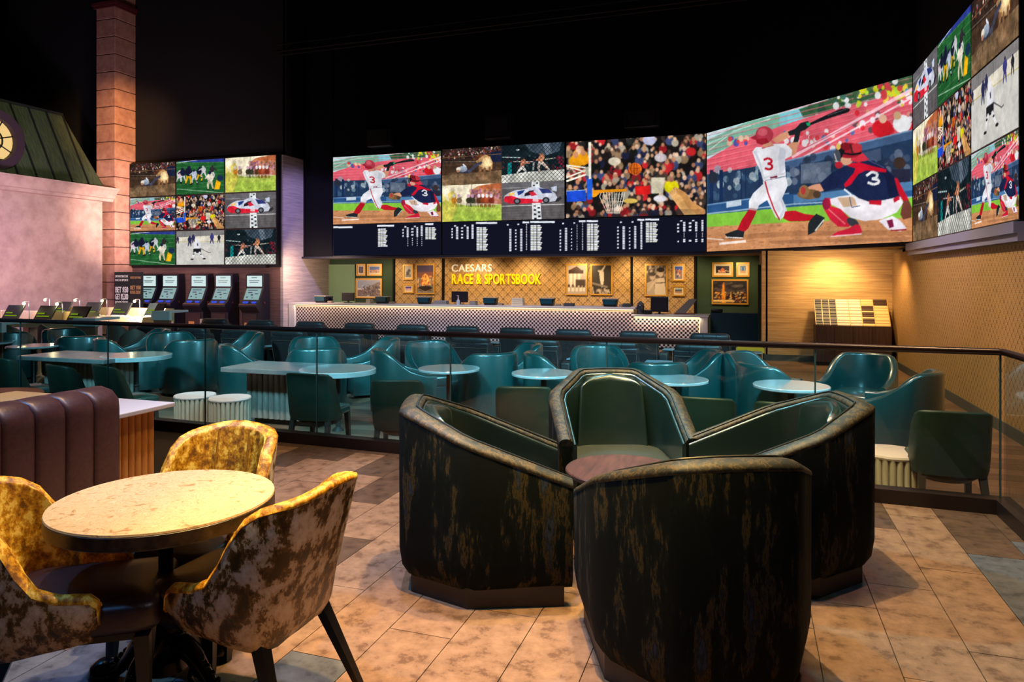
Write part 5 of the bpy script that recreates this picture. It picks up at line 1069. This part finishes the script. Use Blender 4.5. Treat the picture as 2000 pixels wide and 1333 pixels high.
# ------------------------------------------------------------------ wall sign lettering
def lettering(s, px0, px1, py0, py1, m, bold, lb, name='wall_sign', Y=YB-.02, dep=.02):
    X0, z1 = ax(px0, Y, py0); X1 = ax(px1, Y); zb = ax(px0, Y, py1)[1]; H_ = z1-zb
    t = thing(name, lb, 'sign', (X0, Y, zb)); gap = 0; items = []; pen = 0
    for ch in s:
        if ch == ' ': pen += .30; continue
        me = text_mesh(ch, 1, .03, m, bold); co = [v.co for v in me.vertices]; x_0, x_1 = min(c.x for c in co), max(c.x for c in co); zz0, zz1 = min(c.z for c in co), max(c.z for c in co)
        items.append((me, pen, x_0, x_1, zz0, zz1)); pen += (x_1-x_0)+.085
    kx = (X1-X0)/(pen-.085)
    for me, p_, x_0, x_1, a, b in items:
        o = put('letter', me, t, ((p_-x_0)*kx, 0, -a*H_/(b-a))); o.scale = (kx, 1, H_/(b-a))
    return t
lettering('CAESARS', 883, 961, 517, 531, mat('white_letters', (246, 240, 226), .4, emit=(255, 240, 210), estr=.35), .0, 'white raised letters reading CAESARS on the gold wallpaper')
lettering('RACE & SPORTSBOOK', 883, 1057, 535.5, 555, mat('yellow_letters', (250, 206, 10), .4, emit=(255, 200, 0), estr=.35), .018, 'bold yellow letters reading RACE & SPORTSBOOK under the white word')
# ------------------------------------------------------------------ framed pictures
def art(kind, w_, h_):
    p = Pic(w_, h_, bg=(120, 120, 130)); q = p.poly
    def R_(a, b, c, d, col): p.poly([(a, b), (c, b), (c, d), (a, d)], col)
    if kind == 'street': R_(0, 0, 1, 1, (70, 44, 40)); R_(.35, 0, .7, .6, (60, 90, 140)); p.blobs(30, (0, 1), (.4, 1), (.03, .08), ((160, 90, 50), (40, 30, 40), (200, 190, 190)))
    elif kind == 'skyline': R_(0, 0, 1, .6, (40, 90, 170)); R_(0, .5, 1, 1, (190, 140, 100)); q([(.55, .7), (.75, .4), (.95, .7)], (226, 170, 110)); p.blobs(20, (0, 1), (.65, .95), (.03, .06), ((230, 200, 160), (90, 60, 70), (60, 80, 130)))
    elif kind == 'stadium':
        R_(0, 0, 1, 1, (150, 160, 186)); R_(0, .5, .4, .65, (214, 214, 220)); q([(0, .6), (.3, .55), (.9, .12), (1, .15), (1, 1), (0, 1)], (120, 104, 100)); p.blobs(140, (.15, 1), (.3, .95), (.015, .03), ((220, 220, 224), (90, 50, 50), (40, 44, 60), (190, 160, 150)))
        for k in range(8): p.line([(.15+k*.1, .9-k*.02), (.5+k*.06, .3)], .015, (60, 56, 64))
    elif kind == 'racer': R_(0, 0, 1, 1, (180, 180, 178)); R_(0, .7, 1, 1, (120, 120, 120)); p.ell(.65, .35, .25, .14, (30, 30, 34)).ell(.45, .6, .28, .2, (50, 50, 54)).limb([(.6, .4), (.3, .75)], (.1, .06), (40, 40, 44))
    elif kind == 'ballpark':
        R_(0, 0, 1, .35, (70, 60, 96)); R_(0, .25, 1, .45, (120, 76, 70)); q([(.2, .7), (.3, .4), (.5, .3), (.7, .4), (.8, .7)], (250, 180, 90)); p.blobs(70, (.05, .95), (.4, .75), (.015, .04), ((255, 220, 140), (200, 110, 50), (120, 60, 40), (250, 160, 60))); p.ell(.5, .84, .44, .10, (34, 24, 30)); p.line([(.05, .84), (.5, .95), (.95, .84)], .02, (200, 170, 90))
    elif kind == 'sunset': R_(0, 0, 1, .5, (70, 50, 150)); R_(0, .45, 1, 1, (180, 150, 190)); p.ell(.6, .7, .25, .12, (240, 180, 140))
    elif kind == 'temple':
        R_(0, 0, 1, 1, (176, 164, 160)); q([(.1, .18), (.5, .04), (.8, .2)], (70, 50, 46)); R_(.08, .18, .84, .3, (60, 42, 40))
        for x in (.14, .34, .55): R_(x, .3, x+.12, .75, (226, 216, 210))
        for x in (.10, .3, .5, .7, .86): p.ell(x, .72, .06, .06, (70, 56, 50)); R_(x-.06, .77, x+.06, .9, (230, 226, 222))
        R_(.45, .5, .95, .7, (70, 60, 58))
    elif kind == 'diver': R_(0, 0, 1, 1, (58, 54, 52)); p.limb([(.5, .22), (.68, .02)], (.10, .06), (206, 196, 184)).limb([(.5, .24), (.34, .2)], (.1, .06), (206, 196, 184)).limb([(.5, .28), (.52, .5), (.52, .72)], (.24, .2, .1), (216, 206, 196)); p.line([(.0, .62), (.8, .76)], .07, (130, 124, 118)); p.blobs(40, (0, 1), (.8, 1), (.03, .06), ((150, 140, 130), (40, 36, 36), (190, 180, 170)))
    elif kind == 'players': R_(0, 0, 1, 1, (96, 84, 80)); p.blobs(60, (0, 1), (0, .4), (.04, .08), ((60, 50, 50), (150, 140, 134), (190, 180, 172), (80, 70, 66))); p.ell(.72, .26, .15, .13, (200, 184, 172)).ell(.72, .16, .2, .08, (50, 40, 40)).ell(.32, .38, .14, .13, (180, 166, 156)).ell(.3, .3, .18, .07, (60, 50, 48)); q([(.45, .45), (.9, .42), (1, 1), (.4, 1)], (206, 196, 186)); q([(.05, .6), (.35, .5), (.45, 1), (0, 1)], (170, 160, 152)); p.limb([(.5, .5), (.1, .85)], (.12, .09), (190, 176, 164)); p.line([(.46, .6), (.95, .58)], .03, (80, 66, 62))
    elif kind == 'court': R_(0, 0, 1, .35, (50, 90, 190)); R_(0, .3, 1, 1, (140, 130, 140)); p.blobs(22, (.2, .8), (.3, .8), (.05, .1), ((220, 200, 190), (200, 100, 60), (60, 60, 110)))
    elif kind == 'beach': R_(0, 0, 1, .4, (140, 160, 180)); R_(0, .35, 1, .6, (70, 84, 100)); R_(0, .6, 1, 1, (190, 150, 116)); q([(0, .35), (.4, .5), (0, .6)], (50, 60, 66))
    elif kind == 'palace': R_(0, 0, 1, 1, (26, 28, 54)); q([(.3, .9), (.35, .5), (.5, .2), (.65, .5), (.7, .9)], (206, 110, 70)); p.blobs(30, (.05, .95), (.6, .95), (.03, .06), ((250, 190, 130), (90, 50, 60), (230, 220, 220)))
    elif kind == 'fountain': R_(0, 0, 1, .7, (40, 110, 180)); R_(0, .65, 1, 1, (206, 160, 120)); R_(.2, .2, .26, .7, (210, 220, 230)); R_(.75, .15, .8, .7, (210, 220, 230))
    elif kind == 'tower': R_(0, 0, 1, 1, (44, 36, 44)); p.blobs(60, (0, 1), (.05, .6), (.06, .16), ((80, 76, 84), (40, 34, 40), (120, 112, 112), (34, 30, 36)), .6, .5); q([(.25, 1), (.28, .25), (.31, .05), (.34, .25), (.38, 1)], (240, 150, 40)); p.blobs(140, (.05, 1), (.5, .95), (.01, .03), ((255, 200, 90), (220, 120, 40), (120, 50, 40), (255, 240, 190))); R_(0, .85, .6, .95, (250, 210, 130))
    return p.mesh('picture', PRINT)
def frame(px0, py0, px1, py1, kind, lb, Y=YB+.04, fw=.045, mt=.0):
    X0, z1 = ax(px0, Y, py0); X1 = ax(px1, Y); z0 = ax((px0+px1)/2, Y, py1)[1]; w_, h_ = X1-X0, z1-z0; t = thing('framed_picture', lb, 'picture', (X0, Y-.012, z0))
    mb = MB()
    for a, b, c, d in ((0, w_, 0, fw), (0, w_, h_-fw, h_), (0, fw, fw, h_-fw), (w_-fw, w_, fw, h_-fw)): mb.box(a, b, -.035, .01, c, d)
    obj('frame', mb, M_gframe, t, 0)
    if mt: obj('mount', MB().box(fw, w_-fw, -.015, .0, fw, h_-fw), M_mat, t, 0)
    o = put('print', art(kind, max(16, int(w_*40)), max(16, int(h_*40))), t, (fw+mt, -.018, fw+mt)); o.scale = (w_-2*fw-2*mt, 1, h_-2*fw-2*mt); return t
WP = YB
frame(697, 516, 715, 539, 'street', 'small gold-framed dark street picture, upper left on the green wall', mt=.05); frame(718, 516, 747, 539, 'skyline', 'small gold-framed blue sky picture beside the street picture', mt=.05)
frame(696, 544, 747, 583, 'stadium', 'large gold-framed picture of a grandstand crowd on the green wall', mt=.02)
frame(788, 517, 808, 547, 'racer', 'gold-framed grey photograph of a crouched rider', WP, mt=.04); frame(788, 555, 809, 573, 'sunset', 'smallest purple sunset picture in a gold frame', WP, mt=.04); frame(813, 516, 850, 575, 'ballpark', 'tall gold-framed picture of a glowing golden dome', WP)
frame(1106, 516, 1148, 577, 'temple', 'tall sepia picture of a columned building', WP); frame(1154, 516, 1197, 577, 'diver', 'tall black-and-white picture of a gymnast upside down', WP)
frame(1260, 516, 1304, 579, 'players', 'tall black-and-white picture of two ball players', WP); frame(1313, 516, 1338, 550, 'court', 'small gold-framed blue sports picture', WP, mt=.03); frame(1313, 558, 1338, 579, 'beach', 'small gold-framed beach landscape', WP, mt=.04)
frame(1391, 513, 1432, 541, 'palace', 'gold-framed night picture of a lit palace', mt=.06); frame(1438, 513, 1464, 541, 'fountain', 'small gold-framed picture with bright blue sky', mt=.06); frame(1390, 546, 1462, 595, 'tower', 'large gold-framed picture of an orange-lit tower at dusk', mt=.0)
# ------------------------------------------------------------------ kiosks
def make_kiosk():
    t = thing('betting_kiosk', '', 'x'); W = .33
    prof = [(-.30, 0), (-.30, .80), (-.46, .98), (-.46, 1.04), (-.30, 1.16), (-.12, 1.56), (-.12, 1.98), (.14, 2.0), (.18, 1.2), (.18, 0)]
    obj('body', MB().loft([[(x, y, z) for y, z in prof] for x in (-W, W)]), mat('kiosk_black', (26, 24, 34), .35), t, 0, .008)
    obj('upper_display', MB().box(-.27, .27, -.14, -.12, 1.60, 1.93), emission('kiosk_display_glow', (214, 236, 236), .95), t, 0)
    up = MB()
    for k, (a, b, zz) in enumerate(((-.1, .1, 1.86), (-.19, .19, 1.77), (-.17, .15, 1.72))): up.box(a, b, -.145, -.14, zz, zz+.022)
    obj('display_text', up, mat('display_text_grey', (110, 150, 150), .6), t, 0)
    def S(u, v, w_): return (u, -.295+v*.175-w_*.9, 1.18+v*.37+w_*.43)
    def sl2(u0, u1, v0, v1, w0, w1): return MB().add([S(u, v, w_) for w_ in (w0, w1) for u, v in ((u0, v0), (u1, v0), (u1, v1), (u0, v1))], [(3, 2, 1, 0), (4, 5, 6, 7), (0, 1, 5, 4), (1, 2, 6, 5), (2, 3, 7, 6), (3, 0, 4, 7)])
    obj('touch_display', sl2(-.27, .27, .05, .97, .0, .012), emission('kiosk_touch_glow', (156, 190, 190), .8), t, 0)
    mb = MB()
    for a, b, c, d in ((-.2, .15, .78, .84), (-.18, -.02, .58, .66), (-.05, .03, .38, .48), (.08, .2, .5, .56), (-.2, -.14, .2, .3), (.0, .06, .16, .22)): m2 = sl2(a, b, c, d, .013, .016); mb.add(m2.v, m2.f)
    obj('display_text', mb, mat('touch_text', (50, 70, 96), .5), t, 0)
    obj('control_shelf', MB().box(-.31, .31, -.47, -.32, 1.04, 1.07), mat('brown_shelf', (126, 84, 60), .4), t, 0, .005)
    obj('slot_lights', MB().box(-.22, -.05, -.40, -.34, 1.09, 1.15).box(.10, .24, -.40, -.34, 1.09, 1.15), emission('blue_led', (70, 90, 230), .8), t, 0)
    obj('cabinet_door', MB().box(-.27, .22, -.315, -.30, .12, .76), mat('kiosk_door', (60, 36, 34), .4), t, 0, .004)
    obj('notice', MB().box(-.22, .0, -.322, -.315, .40, .50), mat('orange_notice', (206, 140, 80), .6), t, 0)
    obj('ticket_tray', MB().box(.24, .33, -.34, -.30, .30, .58), mat('pale_tray', (170, 156, 146), .5), t, 0)
    obj('bolt', MB().lathe([(.03, 0), (.03, .02)], seg=10).xf(lambda x, y, z: (.335+z, y-.1, 1.1+x)), M_redtrim, t)
    return t
K_k = Kind(make_kiosk, 'betting kiosks under the nine-panel wall', 'kiosk')
for px, lb in ((291, 'leftmost black betting kiosk, beside the dark poster'), (332, 'second betting kiosk from the left'), (388, 'middle betting kiosk of the five'), (436, 'fourth betting kiosk from the left'), (497, 'rightmost betting kiosk, nearest the counter')):
    K_k.at(ax(px, YK-.35), YK-.22, LZ, 0, lb)
def poster(px, y, lb, lines, rz=0, w_=.62):
    t = thing('poster_stand', lb, 'sign', (ax(px, y), y, LZ), rz)
    obj('board', MB().box(-w_/2, w_/2, 0, .06, .05, 2.05), mat('poster_black', (24, 34, 34), .5), t, 0); obj('foot', MB().box(-w_/2, w_/2, -.15, .2, 0, .05), M_black, t, 0)
    for s, z, sz, m in lines:
        me = text_mesh(s, 1, .004, m, .02 if sz > .1 else 0); co = [v.co for v in me.vertices]; xw = max(c.x for c in co)
        k = min(sz/.7, (w_*.86)/xw*1.0 if xw else 1); o = put('lettering', me, t, (-xw*k*.5*(sz and 1), -.008, z)); o.scale = (k, 1, sz/.7); 
    return t
PW1 = mat('poster_white', (220, 216, 208), .6, emit=(220, 216, 208), estr=.15); PG = mat('poster_gold', (196, 150, 96), .6)
poster(238, YK-1.0, 'dark poster stand with large white bet lettering', [('SPORTSBOOK', 1.88, .07, PW1), ('RACE & SPORTS', 1.76, .07, PW1), ('BET $50', 1.40, .18, PW1), ('GET $5,300', 1.18, .18, PW1), ('BONUS CREDIT', 1.04, .09, PW1), ('PROMO', .84, .09, PG)])
t = bpy.context.scene.objects['poster_stand']; obj('code_panel', MB().box(-.12, .14, -.01, 0, .55, .80), PG, t, 0)
poster(265, YK-1.0, 'darker poster stand with small gold lettering behind the first kiosk', [('SPORTS BETTING', 1.84, .07, PG), ('BET $50', 1.50, .12, PG), ('BONUS CREDIT', 1.36, .10, PG), ('21+', 1.1, .08, PG)], w_=.50)
# ------------------------------------------------------------------ desks with tilted screens and small lamps
M_desk = mat('cream_desk', (214, 190, 140), .5); M_scr = mat('tablet_black', (20, 26, 26), .3)
def make_station():
    t = thing('desk_station', '', 'x')
    obj('desk_top', MB().box(-.75, .75, -.55, .0, .86, .90), M_desk, t, 0, .005); obj('privacy_panel', MB().box(-.75, .75, -.02, .02, .76, 1.10), M_desk, t, 0, .005)
    obj('front_edge', MB().box(-.75, .75, -.57, -.55, .76, .90), M_desk, t, 0); obj('side_panel', MB().box(-.76, -.73, -.5, .0, .0, .88), M_darkwood, t, 0)
    return t
K_d = Kind(make_station, 'cream betting desks', 'desk')
def make_tablet():
    t = thing('tilted_screen', '', 'x'); T_ = lambda x, y, z: (x+z*.28, y+z*.35, z)
    obj('housing', MB().box(-.26, .26, -.02, .02, .02, .34).xf(T_), M_scr, t, 0, .006)
    obj('lettering', MB().box(-.2, .0, -.028, -.02, .15, .18).box(-.2, .18, -.028, -.02, .09, .115).xf(T_), emission('green_type', (150, 190, 40), .5), t, 0)
    obj('stand', MB().box(-.2, .2, -.02, .16, 0, .03), M_white, t, 0); return t
K_s = Kind(make_tablet, 'tilted screens on the betting desks', 'screen')
def make_lamp():
    t = thing('desk_lamp', '', 'x')
    obj('base', MB().cyl(0, 0, 0, .015, .04, 14), M_steel, t); obj('stem', MB().tube([(0, 0, .01), (0, 0, .40), (-.02, 0, .43), (-.14, 0, .43), (-.16, 0, .41)], .008, 6), M_steel, t)
    obj('lamp_head', MB().lathe([(.02, 0), (.035, .03), (.02, .06)], seg=12).xf(lambda x, y, z: (x-.17, y, z+.35)), emission('lamp_glow', (255, 226, 160), 14), t); return t
K_l = Kind(make_lamp, 'small lamps on the betting desks', 'lamp')
def make_task():
    t = thing('task_chair', '', 'x'); st = []
    for k in range(0, 8): a = PI/2*k/7; st.append((.27*math.cos(a), -.24*math.sin(a), .23*math.cos(a), -.20*math.sin(a), .64+.24*(k/7)**.8, .42))
    obj('backrest', shell(mirror(st), .02), mat('taupe_chair', (110, 84, 72), .55), t, 50); obj('seat', MB().cushion(-.24, .24, -.2, .25, .42, .5, .03, .02), mat('taupe_chair', (110, 84, 72), .55), t, 50)
    obj('column', MB().cyl(0, 0, .05, .42, .03, 12), M_steel, t); obj('base', MB().lathe([(.24, 0), (.24, .02), (.05, .06)], seg=20), M_black, t); return t
K_c = Kind(make_task, 'taupe chairs at the betting desks', 'chair')
# nearer desk line at Y 11.7, farther line at Y 13.7
YD1, YD2 = 11.7, 13.7; ZT = LZ+.90
for k in range(3): K_d.at(ax(166, YD1)-.75-1.53*(2-k), YD1+.35, LZ, 0, f'cream betting desk, nearer line, {ORD[k]} from the left')
for k in range(3): K_d.at(ax(318, YD2)-.75-1.53*(2-k), YD2+.35, LZ, 0, f'cream betting desk, farther line, {ORD[k]} from the left')
for px, Y, lb in ((22, YD1, 'tilted black screen at the left end of the nearer desk line'), (85, YD1, 'tilted black screen in the middle of the nearer desk line'), (150, YD1, 'tilted black screen at the right end of the nearer desk line'),
               (118, YD2, 'tilted black screen at the left end of the farther desk line'), (177, YD2, 'tilted black screen second in the farther desk line'), (234, YD2, 'tilted black screen third in the farther desk line'), (300, YD2, 'tilted black screen behind the white slab at the desk end')):
    K_s.at(ax(px, Y)-.06, Y, ZT, 0, lb)
for px, Y, lb in ((57, YD1, 'lit desk lamp on the nearer line, left'), (122, YD1, 'desk lamp on the nearer line in front of a tilted screen'), (97, YD2, 'slim desk lamp at the far left against the pink facade'), (156, YD2, 'lit desk lamp left of the stone column foot'), (209, YD2, 'lit desk lamp in front of the stone column'), (273, YD2, 'lit desk lamp in front of the first betting kiosk')):
    x = ax(px, Y+.1); K_l.at(x, Y+.1, ZT, 0, lb)
    light('POINT', (x-.17, Y, ZT+.34), (0, 0, 0), (1, .78, .40), 7, .03)
for px, py, a, lb in ((28, 630, 80, 'taupe chair at the left of the nearer desk line'), (100, 632, 70, 'taupe chair at the middle of the nearer desk line'), (232, 627, 80, 'taupe chair at the farther desk line'), (262, 640, 120, 'taupe chair in front of the white slab at the desk end')):
    x, y = fl(px, py, LZ+.88); K_c.at(x, y, LZ, facing(a), lb)
def slabend(px0, px1, py, pyb, d, lb):
    x0, x1 = (px0-1000)/F*d, (px1-1000)/F*d; zt = 1.6-(py-HZ)*d/F; zb = 1.6-(pyb-HZ)*d/F; a = cr(x0, d); w_ = (x1-x0)
    t = thing('desk_end_panel', lb, 'panel', (a[0], a[1], LZ), .15)
    obj('slab', MB().box(0, w_, 0, .10, zb-LZ, zt-LZ), M_white, t, 0, .01); obj('end_leg', MB().box(0.04, w_-.02, .02, .09, 0, zb-LZ), mat('copper_leg', (150, 96, 76), .4), t, 0)
    obj('top_slab', MB().box(0, w_, .1, .7, zt-LZ-.05, zt-LZ), M_white, t, 0, .01)
slabend(142, 192, 622, 638, 14.4, 'white stone slab end at the right of the nearer desks'); slabend(296, 335, 608, 626, 16.2, 'white stone slab end at the right of the farther desks'); slabend(-30, 9, 630, 650, 12.6, 'white stone slab end cut by the left edge')
